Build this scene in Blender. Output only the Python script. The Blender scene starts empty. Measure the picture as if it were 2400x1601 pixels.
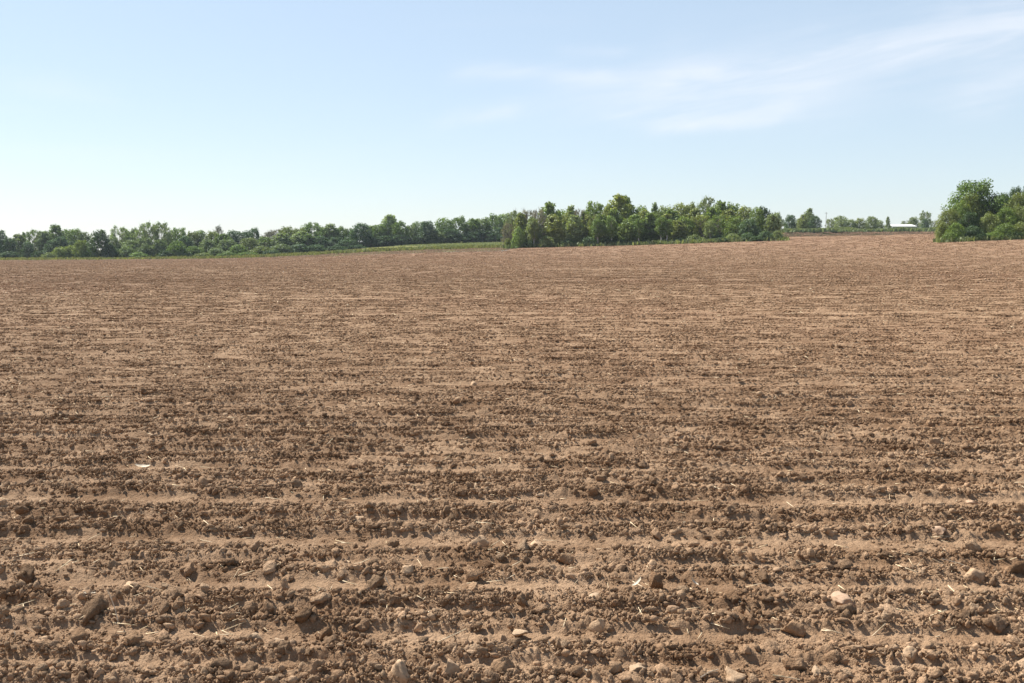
import bpy, math, random
import numpy as np
from mathutils import Vector, Matrix

# ------------------------------------------------------------------ camera
scene = bpy.context.scene
COL = scene.collection
EYE = 1.6
FPX = 35.0 / 36.0 * 2400.0          # focal length in photo pixels
PITCH = math.atan((800.5 - 590.0) / FPX)
cam_data = bpy.data.cameras.new('camera')
cam_data.sensor_width = 36.0
cam_data.lens = 35.0
cam_data.clip_start = 0.1
cam_data.clip_end = 20000.0
cam = bpy.data.objects.new('camera', cam_data)
COL.objects.link(cam)
cam.location = (0, 0, EYE)
cam.rotation_euler = (math.pi / 2 - PITCH, 0, 0)
scene.camera = cam

# ------------------------------------------------------------------ light
SUN_EL = math.radians(51)
SUN_AZ = math.radians(-52)          # from straight ahead (+Y), negative = to the left
SUN_DIR = Vector((math.sin(SUN_AZ) * math.cos(SUN_EL), math.cos(SUN_AZ) * math.cos(SUN_EL), math.sin(SUN_EL)))
sd = bpy.data.lights.new('sun', 'SUN')
sd.energy = 5.0
sd.angle = math.radians(0.53)
sd.color = (1.0, 0.95, 0.87)
sun = bpy.data.objects.new('sun', sd)
COL.objects.link(sun)
sun.rotation_euler = (-SUN_DIR).to_track_quat('-Z', 'Y').to_euler()
scene.view_settings.view_transform = 'Standard'
scene.view_settings.look = 'None'
scene.view_settings.gamma = 1.0
scene.view_settings.exposure = 1.05
scene.cycles.volume_bounces = 0
scene.cycles.max_bounces = 6
scene.cycles.transparent_max_bounces = 6


class NB:
    """tiny node builder"""
    def __init__(s, tree):
        s.t = tree
    def new(s, typ, **kw):
        n = s.t.nodes.new(typ)
        for k, v in kw.items():
            setattr(n, k, v)
        return n
    def link(s, a, b):
        s.t.links.new(a, b)
    def put(s, sock, v):
        if isinstance(v, bpy.types.NodeSocket):
            s.link(v, sock)
        else:
            sock.default_value = v
    def m(s, op, a, b=None, c=None, clamp=False):
        n = s.new('ShaderNodeMath', operation=op)
        n.use_clamp = clamp
        s.put(n.inputs[0], a)
        if b is not None:
            s.put(n.inputs[1], b)
        if c is not None:
            s.put(n.inputs[2], c)
        return n.outputs[0]
    def mix(s, f, a, b, mode='MIX'):
        n = s.new('ShaderNodeMix', data_type='RGBA', blend_type=mode)
        s.put(n.inputs[0], f)
        s.put(n.inputs[6], a if isinstance(a, bpy.types.NodeSocket) else tuple(a) + (1.0,))
        s.put(n.inputs[7], b if isinstance(b, bpy.types.NodeSocket) else tuple(b) + (1.0,))
        return n.outputs[2]
    def noise(s, vec, scale, detail=4.0, rough=0.55, dist=0.0):
        n = s.new('ShaderNodeTexNoise')
        if vec is not None:
            s.link(vec, n.inputs['Vector'])
        n.inputs['Scale'].default_value = scale
        n.inputs['Detail'].default_value = detail
        n.inputs['Roughness'].default_value = rough
        n.inputs['Distortion'].default_value = dist
        return n.outputs['Fac']
    def ramp(s, f, lo, hi):
        n = s.new('ShaderNodeMapRange')
        n.interpolation_type = 'SMOOTHSTEP'
        s.put(n.inputs[0], f)
        n.inputs[1].default_value = lo
        n.inputs[2].default_value = hi
        return n.outputs[0]
    def xyz(s, x, y, z):
        n = s.new('ShaderNodeCombineXYZ')
        for i, v in enumerate((x, y, z)):
            s.put(n.inputs[i], v)
        return n.outputs[0]


# ------------------------------------------------------------------ sky
world = bpy.data.worlds.new('World')
scene.world = world
world.use_nodes = True
wt = world.node_tree
wt.nodes.clear()
W = NB(wt)
sky = W.new('ShaderNodeTexSky', sky_type='NISHITA')
sky.sun_disc = False
sky.sun_elevation = SUN_EL
sky.sun_rotation = SUN_AZ
sky.altitude = 0.0
sky.air_density = 1.0
sky.dust_density = 0.35
sky.ozone_density = 1.0
tc = W.new('ShaderNodeTexCoord')
sp = W.new('ShaderNodeSeparateXYZ')
W.link(tc.outputs['Generated'], sp.inputs[0])
dx, dy, dz = sp.outputs
hy = W.m('MAXIMUM', dy, 0.05)
X = W.m('DIVIDE', dx, hy)
Z = W.m('DIVIDE', dz, hy)
front = W.ramp(dy, 0.05, 0.35)


def pxu(px):
    return (px - 1200.0) / FPX


def pyv(py):
    return (590.0 - py) / FPX


def streak(ax, ay, bx, by, w, wn):
    """soft streak along a line in direction space"""
    x0, z0, x1, z1 = pxu(ax), pyv(ay), pxu(bx), pyv(by)
    L = math.hypot(x1 - x0, z1 - z0)
    tx, tz = (x1 - x0) / L, (z1 - z0) / L
    ex = W.m('SUBTRACT', X, x0)
    ez = W.m('SUBTRACT', Z, z0)
    al = W.m('ADD', W.m('MULTIPLY', ex, tx), W.m('MULTIPLY', ez, tz))
    ac = W.m('ADD', W.m('MULTIPLY', ex, -tz), W.m('MULTIPLY', ez, tx))
    ac = W.m('ADD', ac, wn)
    over = W.m('MAXIMUM', W.m('SUBTRACT', W.m('ABSOLUTE', W.m('SUBTRACT', al, L / 2)), L / 2), 0.0)
    d2 = W.m('ADD', W.m('POWER', W.m('DIVIDE', W.m('ABSOLUTE', ac), w / FPX), 2.0),
             W.m('POWER', W.m('DIVIDE', over, 2.4 * w / FPX), 2.0))
    return W.m('EXPONENT', W.m('MULTIPLY', d2, -1.0))


# wisps: noise stretched along the drift of the cirrus
rotx = W.m('ADD', W.m('MULTIPLY', X, 0.985), W.m('MULTIPLY', Z, 0.17))
rotz = W.m('ADD', W.m('MULTIPLY', X, -0.17), W.m('MULTIPLY', Z, 0.985))
wv = W.xyz(W.m('MULTIPLY', rotx, 3.2), W.m('MULTIPLY', rotz, 26.0), W.m('MULTIPLY', dz, 2.0))
wisp = W.noise(wv, 1.4, 7.0, 0.6, 0.6)
wob = W.m('MULTIPLY', W.m('SUBTRACT', W.noise(W.xyz(rotx, rotz, 0.3), 7.0, 4.0), 0.5), 0.045)
fine = W.ramp(wisp, 0.32, 0.74)
parts = [
    (streak(1600, 205, 2480, 70, 60, wob), 0.62),
    (streak(1780, 150, 2500, 40, 80, wob), 0.22),
    (streak(1110, 180, 1400, 190, 22, wob), 0.42),
    (streak(1330, 128, 1440, 128, 13, wob), 0.26),
    (streak(1060, 272, 1180, 266, 20, wob), 0.32),
    (streak(1560, 310, 1820, 262, 20, wob), 0.45),
    (streak(1450, 290, 1600, 310, 20, wob), 0.30),
    (streak(2280, 225, 2480, 190, 46, wob), 0.50),
    (streak(1380, 240, 1900, 230, 70, wob), 0.30),
]
cl = None
for s_, k_ in parts:
    v = W.m('MULTIPLY', s_, k_)
    cl = v if cl is None else W.m('ADD', cl, v)
cl = W.m('MULTIPLY', cl, W.m('ADD', W.m('MULTIPLY', fine, 0.85), 0.26))
cl = W.m('MULTIPLY', cl, front)
# the rest of the sky carries the same thin cirrus
pz = W.m('ADD', W.m('ABSOLUTE', dz), 0.12)
gv = W.xyz(W.m('MULTIPLY', W.m('DIVIDE', dx, pz), 0.5), W.m('DIVIDE', dy, pz), 0.0)
gen = W.ramp(W.noise(gv, 0.9, 6.0, 0.6, 0.8), 0.52, 0.85)
gen = W.m('MULTIPLY', gen, 0.28)
cl = W.m('ADD', cl, gen, clamp=True)
tinted = W.mix(1.0, sky.outputs[0], (0.995, 0.975, 1.02), 'MULTIPLY')
thin = W.new('ShaderNodeMapRange')                   # thin veil of high cloud, thickest through the long low slant
W.link(dz, thin.inputs[0])
thin.inputs[1].default_value, thin.inputs[2].default_value = 0.22, 0.95
thin.inputs[3].default_value, thin.inputs[4].default_value = 0.50, 0.12
tinted = W.mix(thin.outputs[0], tinted, (5.45, 6.5, 7.3))
skyc = W.mix(W.m('MULTIPLY', cl, 0.68), tinted, (7.3, 7.5, 8.0))
bg = W.new('ShaderNodeBackground')
bg.inputs[1].default_value = 0.066
W.link(skyc, bg.inputs[0])
wo = W.new('ShaderNodeOutputWorld')
W.link(bg.outputs[0], wo.inputs[0])


# ------------------------------------------------------------------ helpers
RNG = np.random.default_rng(7)
random.seed(7)


def tag(o, label=None, cat=None, group=None, kind=None):
    if label:
        o['label'] = label
    if cat:
        o['category'] = cat
    if group:
        o['group'] = group
    if kind:
        o['kind'] = kind
    return o


def mesh_np(name, co, faces=None, quads=None, tris=None, smooth=False):
    """mesh from numpy arrays: quads (n,4) and tris (n,3)"""
    me = bpy.data.meshes.new(name)
    co = np.asarray(co, dtype=np.float32)
    me.vertices.add(len(co))
    me.vertices.foreach_set('co', co.ravel())
    loops, starts, totals = [], [], []
    n = 0
    for arr, k in ((quads, 4), (tris, 3)):
        if arr is None or len(arr) == 0:
            continue
        arr = np.asarray(arr, dtype=np.int32)
        loops.append(arr.ravel())
        starts.append(n + np.arange(len(arr), dtype=np.int32) * k)
        totals.append(np.full(len(arr), k, dtype=np.int32))
        n += arr.size
    if loops:
        loops = np.concatenate(loops)
        starts = np.concatenate(starts)
        me.loops.add(len(loops))
        me.loops.foreach_set('vertex_index', loops)
        me.polygons.add(len(starts))
        me.polygons.foreach_set('loop_start', starts)
        try:
            me.polygons.foreach_set('loop_total', np.concatenate(totals))
        except Exception:
            pass
    me.update(calc_edges=True)
    if smooth and len(me.polygons):
        me.polygons.foreach_set('use_smooth', np.ones(len(me.polygons), dtype=bool))
    me.validate()
    return me


def obj(name, me, mat=None, parent=None):
    o = bpy.data.objects.new(name, me)
    COL.objects.link(o)
    if mat is not None and len(me.materials) == 0:
        me.materials.append(mat)
    if parent is not None:
        o.parent = parent
    return o


def empty(name, loc):
    o = bpy.data.objects.new(name, None)
    COL.objects.link(o)
    o.location = loc
    o.empty_display_size = 0.3
    return o


def _hash(ix, iy, seed):
    h = (ix.astype(np.int64) * 374761393 + iy.astype(np.int64) * 668265263 + seed * 974634777) & 0xFFFFFFFF
    h = ((h ^ (h >> 13)) * 1274126177) & 0xFFFFFFFF
    h = ((h ^ (h >> 16)) * 2246822519) & 0xFFFFFFFF
    return ((h ^ (h >> 15)) & 0xFFFFFF) / float(0xFFFFFF)


def vnoise(x, y, seed=0):
    ix, iy = np.floor(x), np.floor(y)
    fx, fy = x - ix, y - iy
    fx = fx * fx * (3 - 2 * fx)
    fy = fy * fy * (3 - 2 * fy)
    ix = ix.astype(np.int64)
    iy = iy.astype(np.int64)
    a = _hash(ix, iy, seed)
    b = _hash(ix + 1, iy, seed)
    c = _hash(ix, iy + 1, seed)
    d = _hash(ix + 1, iy + 1, seed)
    return (a * (1 - fx) + b * fx) * (1 - fy) + (c * (1 - fx) + d * fx) * fy


def fbm(x, y, octv=3, seed=0):
    s, a, t = 0, 1.0, 0
    for i in range(octv):
        s = s + a * vnoise(x * 2 ** i + 13.7 * i, y * 2 ** i - 7.1 * i, seed + i)
        t += a
        a *= 0.5
    return s / t


def lumps(x, y, cell, seed, rmin=0.22, rmax=0.55, prob=0.6):
    """height of half-buried lumps on a jittered grid"""
    gx, gy = x / cell, y / cell
    ix, iy = np.floor(gx).astype(np.int64), np.floor(gy).astype(np.int64)
    best = np.zeros_like(gx)
    for ox in (-1, 0, 1):
        for oy in (-1, 0, 1):
            cx, cy = ix + ox, iy + oy
            jx = cx + _hash(cx, cy, seed)
            jy = cy + _hash(cx, cy, seed + 11)
            r = rmin + (rmax - rmin) * _hash(cx, cy, seed + 23) ** 2
            on = _hash(cx, cy, seed + 31) < prob
            el = 0.7 + 0.6 * _hash(cx, cy, seed + 41)
            d2 = ((gx - jx) * el) ** 2 + ((gy - jy) / el) ** 2
            h = np.sqrt(np.maximum(r * r - d2, 0)) * (0.5 + 0.5 * _hash(cx, cy, seed + 53))
            best = np.maximum(best, np.where(on, h, 0))
    return best * cell


# ------------------------------------------------------------------ terrain
T_PX = np.array([-2500, 0, 300, 600, 900, 1180, 1500, 1830, 2000, 2180, 2400, 5000], dtype=float)
T_D = np.array([-60, 0, 20, 60, 120, 200, 270, 340, 420, 600, 1000, 1800], dtype=float)
T_Z = np.array([
    [0, 0, 0, -.05, -.2, -.5, -.85, -1.2, -.7, 1, 2, 4],
    [0, 0, 0, -.05, -.2, -.5, -.85, -1.2, -.7, 1, 2, 4],
    [0, 0, 0, -.05, -.15, -.4, -.65, -.9, .35, 2, 3, 5],
    [0, 0, 0, -.02, -.05, -.15, -.2, -.25, 1.5, 3.5, 5, 7],
    [0, 0, 0, .0, .15, .5, 1.1, 1.9, 4.5, 7, 8.5, 10],
    [0, 0, 0, .05, .35, 1.1, 2.2, 3.4, 5.6, 8, 9.5, 11],
    [0, 0, 0, .1, .55, 1.6, 3.1, 4.8, 6.7, 8.6, 10, 12],
    [0, 0, 0, .15, .8, 2.4, 4.5, 6.9, 9.7, 11, 12, 14],
    [0, 0, 0, .15, .9, 2.8, 4.95, 7.3, 10., 11.2, 12, 15],
    [0, 0, 0, .2, 1.2, 3.6, 5.7, 7.8, 10., 11.2, 12, 15],
    [0, 0, 0, .3, 1.5, 4.3, 6.1, 8.0, 10., 11.2, 12, 15],
    [0, 0, 0, .3, 1.5, 4.3, 6.1, 8.0, 10., 11.2, 12, 15],
])


def _herm(xs, ys, x):
    """cubic Hermite along the last axis of ys at x (1-D), ys (k, n) -> (k, len(x))"""
    m = np.zeros_like(ys)
    d = np.diff(ys, axis=1) / np.diff(xs)
    m[:, 1:-1] = (d[:, 1:] * np.diff(xs)[:-1] + d[:, :-1] * np.diff(xs)[1:]) / (xs[2:] - xs[:-2])
    m[:, 0], m[:, -1] = d[:, 0], d[:, -1]
    x = np.clip(x, xs[0], xs[-1])
    i = np.clip(np.searchsorted(xs, x) - 1, 0, len(xs) - 2)
    h = xs[i + 1] - xs[i]
    t = (x - xs[i]) / h
    return ((2 * t ** 3 - 3 * t ** 2 + 1) * ys[:, i] + (t ** 3 - 2 * t ** 2 + t) * h * m[:, i]
            + (-2 * t ** 3 + 3 * t ** 2) * ys[:, i + 1] + (t ** 3 - t ** 2) * h * m[:, i + 1])


_DS = np.linspace(-60, 1800, 1861)
_TAB = _herm(T_D, T_Z, _DS)
_PS = np.linspace(-2500, 5000, 376)
_TAB = _herm(T_PX, _TAB.T, _PS).T          # (px, D)


def terrain(x, y):
    x = np.asarray(x, dtype=float)
    y = np.asarray(y, dtype=float)
    px = 1200 + FPX * x / np.maximum(y, 40.0)
    a = np.clip((px + 2500) / 20.0, 0, len(_PS) - 1.001)
    b = np.clip(y + 60.0, 0, len(_DS) - 1.001)
    i, j = a.astype(int), b.astype(int)
    fa, fb = a - i, b - j
    return ((_TAB[i, j] * (1 - fa) + _TAB[i + 1, j] * fa) * (1 - fb)
            + (_TAB[i, j + 1] * (1 - fa) + _TAB[i + 1, j + 1] * fa) * fb)


# tillage rows: centres of the smooth bands, measured away from the camera
_b = [3.40, 3.98, 4.58, 5.28, 6.13, 7.08, 7.72]
_r = random.Random(3)
while _b[-1] < 160:
    _b.append(_b[-1] + 0.60 * _r.uniform(0.82, 1.2))
while _b[0] > -5:
    _b.insert(0, _b[0] - 0.6 * _r.uniform(.85, 1.15))
BANDS = np.array(_b)
BAND0 = int(np.searchsorted(BANDS, 3.40))


TRACKS = (23.6, 25.4, 33.4, 35.2, 52.0, 54.0)


def row_phase(x, y):
    v = y + 0.010 * x + 0.05 * (fbm(x * 0.22, y * 0.5, 2, 5) - 0.5)
    return np.interp(v, BANDS, np.arange(len(BANDS)))


def cloddy(x, y):
    """0 on the smooth bands, 1 on the rough crests"""
    ph = row_phase(x, y)
    k = np.floor(ph).astype(np.int64)
    t = ph - k
    amp = 0.72 + 0.28 * _hash(k, k * 0 + 3, 9)
    amp = amp * (0.80 + 0.4 * fbm(x * 0.55, k * 3.1, 2, 17))
    out_ = np.clip((y - 6.0) / 5.0, 0, 1)       # further out only the main rows still read
    prof = np.clip((t - 0.16 - 0.08 * out_) / 0.06, 0, 1) * np.clip((0.94 - 0.05 * out_ - t) / 0.14, 0, 1)
    dip = np.clip((t - 0.38) / 0.07, 0, 1) * np.clip((0.65 - t) / 0.05, 0, 1)     # second, shallower groove
    prof = prof * (1 - (0.80 + 0.20 * _hash(k, k * 0 + 5, 19)) * (1 - out_) * np.clip(dip, 0, 1))
    prof = prof * (0.75 + 0.5 * vnoise(x * 6.0, y * 9.0, 27))
    for tr in TRACKS:                       # wheel tracks press the crumbs flat
        prof = prof * (1 - 0.8 * np.exp(-((y - 0.02 * x - tr) / 0.22) ** 2))
    return np.clip(prof * amp, 0, 1.2)


def soil_z(x, y):
    x = np.asarray(x, dtype=float)
    y = np.asarray(y, dtype=float)
    c = cloddy(x, y)
    near = np.clip((44 - y) / 24, 0, 1)
    far = np.clip((130 - y) / 60, 0, 1)
    z = terrain(x, y)
    z = z + 0.034 * c * far + 0.05 * (fbm(x * 0.3, y * 0.3, 2, 3) - 0.5) * far
    z = z + 0.022 * (fbm(x * 5, y * 5, 3, 21) - 0.5) * (0.4 + c) * far
    rough = (0.40 + 0.75 * c) * near
    warp = 0.010 * (vnoise(x * 60, y * 60, 77) - 0.5)
    z = z + rough * lumps(x + warp, y - warp, 0.085, 101, prob=0.55) * 0.5
    z = z + rough * lumps(x - warp, y + warp, 0.040, 201, prob=0.75) * 0.80
    z = z + (0.9 + 0.7 * c) * near * lumps(x, y, 0.021, 301, prob=0.9) * 1.0
    z = z + 0.010 * (vnoise(x * 45, y * 45, 41) - 0.5) * near
    fr = np.clip((y - 14) / 30, 0, 1)
    z = z + fr * 0.05 * (fbm(x / 0.9, y / 1.3, 2, 91) - 0.5)
    return z


def ground_at(px, py):
    """world point on the soil seen at a photo pixel (small flat search)"""
    a = math.atan((py - 800.5) / FPX) + PITCH
    d = EYE / math.tan(a)
    for _ in range(12):
        x = (px - 1200) / FPX * (d * math.cos(PITCH) + EYE * math.sin(PITCH))
        z = float(terrain(x, d)) + 0.02
        d = (EYE - z) / math.tan(a)
    return x, d


# ------------------------------------------------------------------ materials
def n_sx(n, P, i):
    q = n.new('ShaderNodeSeparateXYZ')
    n.link(P, q.inputs[0])
    return q.outputs[i]


def soil_material(name, per_object=False):
    mt = bpy.data.materials.new(name)
    mt.use_nodes = True
    nt = mt.node_tree
    nt.nodes.clear()
    n = NB(nt)
    geo = n.new('ShaderNodeNewGeometry')
    P = geo.outputs['Position']
    big = n.noise(P, 0.055, 3.0, 0.5)
    mid = n.noise(P, 1.7, 4.0, 0.6)
    sml = n.noise(P, 26.0, 4.0, 0.65)
    grit = n.noise(P, 140.0, 3.0, 0.6)
    dry, moist, red = (0.405, 0.268, 0.165), (0.222, 0.131, 0.073), (0.292, 0.167, 0.100)
    damp = n.noise(n.xyz(n.m('MULTIPLY', n_sx(n, P, 0), 0.035), n.m('MULTIPLY', n_sx(n, P, 1), 0.16), 0.0), 1.0, 4.0, 0.6)
    c = n.mix(n.m('SUBTRACT', n.ramp(mid, 0.30, 0.70), n.m('MULTIPLY', n.ramp(damp, 0.5, 0.75), 0.32), clamp=True), moist, dry)
    sepp = n.new('ShaderNodeSeparateXYZ')
    n.link(P, sepp.inputs[0])
    rise = n.m('MULTIPLY', n.ramp(sepp.outputs[1], 20.0, 300.0), 0.32)     # redder soil up the slope
    c = n.mix(n.m('ADD', n.m('MULTIPLY', n.ramp(big, 0.45, 0.70), 0.40), rise), c, red)
    c = n.mix(n.m('MULTIPLY', n.ramp(sml, 0.50, 0.78), 0.55), c, (0.47, 0.320, 0.195))
    c = n.mix(n.m('MULTIPLY', n.ramp(sml, 0.48, 0.25), 0.5), c, (0.21, 0.125, 0.064))
    c = n.mix(n.m('MULTIPLY', n.ramp(grit, 0.55, 0.8), 0.35), c, (0.53, 0.385, 0.245))
    if per_object:
        oi = n.new('ShaderNodeObjectInfo')
        r = n.m('FRACT', n.m('ADD', oi.outputs['Random'], geo.outputs['Random Per Island']))
        f = n.m('ADD', 0.62, n.m('MULTIPLY', r, 0.70))
        c = n.mix(1.0, c, n.xyz(f, f, f), 'MULTIPLY')
        r2 = n.m('FRACT', n.m('MULTIPLY', r, 17.3))
        c = n.mix(n.m('MULTIPLY', n.ramp(r2, 0.80, 0.95), 0.3), c, (0.55, 0.40, 0.26))
    b = n.new('ShaderNodeBsdfPrincipled')
    b.inputs['Roughness'].default_value = 0.95
    b.inputs['Diffuse Roughness'].default_value = 0.45
    b.inputs['Specular IOR Level'].default_value = 0.10
    n.link(c, b.inputs['Base Color'])
    # relief: grit close by, furrow-scale crumbs further out
    sep = n.new('ShaderNodeSeparateXYZ')
    n.link(P, sep.inputs[0])
    stretch = n.xyz(sep.outputs[0], n.m('MULTIPLY', sep.outputs[1], 2.2), sep.outputs[2])
    h1 = n.m('ADD', n.noise(P, 130.0, 3.0, 0.7), n.m('MULTIPLY', n.noise(P, 48.0, 2.0, 0.6), 1.3))
    h2 = n.noise(stretch, 5.0, 5.0, 0.75)
    bm = n.new('ShaderNodeBump')
    bm.inputs['Strength'].default_value = 0.85
    bm.inputs['Distance'].default_value = 0.016
    n.link(h1, bm.inputs['Height'])
    if not per_object:
        farm = n.ramp(sep.outputs[1], 18.0, 60.0)
        b2 = n.new('ShaderNodeBump')
        b2.inputs['Distance'].default_value = 0.22
        n.link(n.m('MULTIPLY', farm, 0.75), b2.inputs['Strength'])
        n.link(h2, b2.inputs['Height'])
        n.link(bm.outputs[0], b2.inputs['Normal'])
        n.link(b2.outputs[0], b.inputs['Normal'])
    else:
        n.link(bm.outputs[0], b.inputs['Normal'])
    out = n.new('ShaderNodeOutputMaterial')
    n.link(b.outputs[0], out.inputs[0])
    return mt


def flat_material(name, c0, c1, scale=3.0, rough=0.9, bump=0.0, bscale=40.0, tint=False):
    mt = bpy.data.materials.new(name)
    mt.use_nodes = True
    nt = mt.node_tree
    nt.nodes.clear()
    n = NB(nt)
    tcx = n.new('ShaderNodeTexCoord')
    geo = n.new('ShaderNodeNewGeometry')
    P = geo.outputs['Position'] if not tint else tcx.outputs['Object']
    c = n.mix(n.ramp(n.noise(P, scale, 5.0, 0.6), 0.3, 0.7), c0, c1)
    b = n.new('ShaderNodeBsdfPrincipled')
    b.inputs['Roughness'].default_value = rough
    b.inputs['Specular IOR Level'].default_value = 0.2 if rough < 0.93 else 0.0
    n.link(c, b.inputs['Base Color'])
    if bump:
        bm = n.new('ShaderNodeBump')
        bm.inputs['Distance'].default_value = bump
        bm.inputs['Strength'].default_value = 0.8
        n.link(n.noise(P, bscale, 4.0, 0.7), bm.inputs['Height'])
        n.link(bm.outputs[0], b.inputs['Normal'])
    out = n.new('ShaderNodeOutputMaterial')
    n.link(b.outputs[0], out.inputs[0])
    return mt


def leaf_material(name, rgb=None, vary=0.35, trans=0.38):
    """leaves: colour from the object's own colour (or fixed), varied clump by clump"""
    mt = bpy.data.materials.new(name)
    mt.use_nodes = True
    nt = mt.node_tree
    nt.nodes.clear()
    n = NB(nt)
    if rgb is None:
        oi = n.new('ShaderNodeObjectInfo')
        base = oi.outputs['Color']
    else:
        rg = n.new('ShaderNodeRGB')
        rg.outputs[0].default_value = tuple(rgb) + (1,)
        base = rg.outputs[0]
    geo = n.new('ShaderNodeNewGeometry')
    P = geo.outputs['Position']
    isl = geo.outputs['Random Per Island']
    f = n.m('ADD', 1.0 - vary, n.m('MULTIPLY', isl, 2 * vary))
    f = n.m('MULTIPLY', f, n.m('ADD', 0.62, n.m('MULTIPLY', n.noise(P, 0.45, 3.0), 0.76)))
    c = n.mix(1.0, base, n.xyz(f, f, n.m('MULTIPLY', f, 0.95)), 'MULTIPLY')
    d = n.new('ShaderNodeBsdfDiffuse')
    n.link(c, d.inputs[0])
    t = n.new('ShaderNodeBsdfTranslucent')
    tcol = n.mix(1.0, c, (1.15, 1.2, 0.55), 'MULTIPLY')
    n.link(tcol, t.inputs[0])
    g = n.new('ShaderNodeBsdfGlossy')
    g.inputs['Roughness'].default_value = 0.55
    g.inputs[0].default_value = (0.5, 0.55, 0.5, 1)
    mx = n.new('ShaderNodeMixShader')
    mx.inputs[0].default_value = trans
    n.link(d.outputs[0], mx.inputs[1])
    n.link(t.outputs[0], mx.inputs[2])
    m2 = n.new('ShaderNodeMixShader')
    m2.inputs[0].default_value = 0.05
    n.link(mx.outputs[0], m2.inputs[1])
    n.link(g.outputs[0], m2.inputs[2])
    out = n.new('ShaderNodeOutputMaterial')
    n.link(m2.outputs[0], out.inputs[0])
    return mt


M_SOIL = soil_material('tilled soil')
M_CLOD = soil_material('clod soil', True)
M_GRASS = flat_material('rough grass ground', (0.13, 0.15, 0.05), (0.22, 0.20, 0.085), 0.35, 0.95, 0.25, 2.5)
M_PALE = flat_material('young crop', (0.19, 0.205, 0.11), (0.25, 0.255, 0.145), 0.25, 0.95, 0.2, 3.0)
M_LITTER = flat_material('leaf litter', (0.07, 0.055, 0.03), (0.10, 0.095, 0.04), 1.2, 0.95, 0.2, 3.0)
M_BARK = flat_material('grey brown bark', (0.13, 0.105, 0.08), (0.24, 0.20, 0.165), 2.0, 0.9, 0.03, 9.0, True)
M_PALEBARK = flat_material('pale bark', (0.34, 0.30, 0.26), (0.56, 0.52, 0.47), 1.5, 0.85, 0.02, 9.0, True)
M_STRAW = flat_material('dry straw', (0.50, 0.38, 0.22), (0.72, 0.60, 0.42), 30.0, 0.8)
M_HUSK = flat_material('bleached husk', (0.46, 0.38, 0.27), (0.60, 0.52, 0.40), 40.0, 0.8)
M_STONE = flat_material('pale stone', (0.30, 0.195, 0.115), (0.43, 0.30, 0.19), 30.0, 0.9, 0.006, 90.0)
M_PALESTONE = flat_material('bleached stone', (0.30, 0.205, 0.126), (0.40, 0.29, 0.19), 30.0, 0.9, 0.006, 90.0)
M_PINK = flat_material('pinkish stone', (0.30, 0.195, 0.125), (0.39, 0.27, 0.185), 30.0, 0.85, 0.004, 90.0)
M_DARKCLOD = soil_material('dark clod soil', True)  # clod soil again, its colour multiplied darker below
for nd in list(M_DARKCLOD.node_tree.nodes):
    if nd.type == 'BSDF_PRINCIPLED':
        lk = nd.inputs['Base Color'].links[0]
        src = lk.from_socket
        mm = NB(M_DARKCLOD.node_tree)
        mm.link(mm.mix(1.0, src, (0.72, 0.69, 0.66), 'MULTIPLY'), nd.inputs['Base Color'])
M_LEAF = leaf_material('leaves')
M_TUFT = leaf_material('grass blades', (0.185, 0.182, 0.075), 0.35, 0.3)
M_PALETUFT = leaf_material('pale grass blades', (0.225, 0.24, 0.128), 0.25, 0.3)
M_BANK = leaf_material('bank grass blades', (0.185, 0.215, 0.095), 0.35, 0.25)

# ------------------------------------------------------------------ tilled field (one sheet)
u_in = np.linspace(-0.60, 0.60, 800)
u_out = 0.60 + np.cumsum(np.geomspace(0.004, 0.30, 26))
U = np.concatenate([-u_out[::-1], u_in, u_out])
yb = np.linspace(-40, 2.0, 16)
yn = [2.3, 2.55, 2.75]
while yn[-1] < 46:
    yn.append(yn[-1] + max(0.0075, 0.0031 * yn[-1]))
Y1 = np.concatenate([yb, np.array(yn)])
EDGE_PX = [-3000, 0, 300, 600, 900, 1180, 1240, 1900, 5000]
EDGE_D = [330, 330, 332, 336, 338, 316, 426, 428, 428]
pxs = 1200 + FPX * U
DE = np.interp(pxs, EDGE_PX, EDGE_D)
s = np.geomspace(1.0, 9.0, 130)
s = (s - 1) / 11.0
s = s[1:]
Yg = np.concatenate([np.repeat(Y1[:, None], len(U), 1),
                     Y1[-1] + (DE[None, :] - Y1[-1]) * s[:, None]], 0)
Xg = U[None, :] * (np.maximum(Yg, 1.5) + 1.2 * np.clip((200 - Yg) / 150, 0, 1))
Zg = soil_z(Xg, Yg)
nr, nc = Xg.shape
idx = np.arange(nr * nc, dtype=np.int32).reshape(nr, nc)
quads = np.stack([idx[:-1, :-1], idx[:-1, 1:], idx[1:, 1:], idx[1:, :-1]], -1).reshape(-1, 4)
fm = mesh_np('tilled_field', np.stack([Xg, Yg, Zg], -1).reshape(-1, 3), quads=quads, smooth=True)
field = obj('tilled_field', fm, M_SOIL)
tag(field, 'wide brown tilled field with rows of crumbled soil', kind='structure')

# grass land beyond the field edge
cs = slice(0, nc, 6)
Ue = U[cs]
De = DE[cs] - 6.0
tt = np.array([0, .006, .012, .02, .03, .045, .06, .08, .1, .14, .2, .3, .45, .7, 1.0])
Yb = De[None, :] + (1750 - De[None, :]) * tt[:, None]
Xb = Ue[None, :] * Yb
Zb = terrain(Xb, Yb) - 0.03
Zb[0] -= 0.8
Zb[1] -= 0.12
k = np.arange(Yb.size, dtype=np.int32).reshape(Yb.shape)
qb = np.stack([k[:-1, :-1], k[:-1, 1:], k[1:, 1:], k[1:, :-1]], -1).reshape(-1, 4)
g = obj('grass_land', mesh_np('grass_land', np.stack([Xb, Yb, Zb], -1).reshape(-1, 3), quads=qb, smooth=True), M_GRASS)
tag(g, 'green grass land behind the tilled field', kind='structure')


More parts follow.
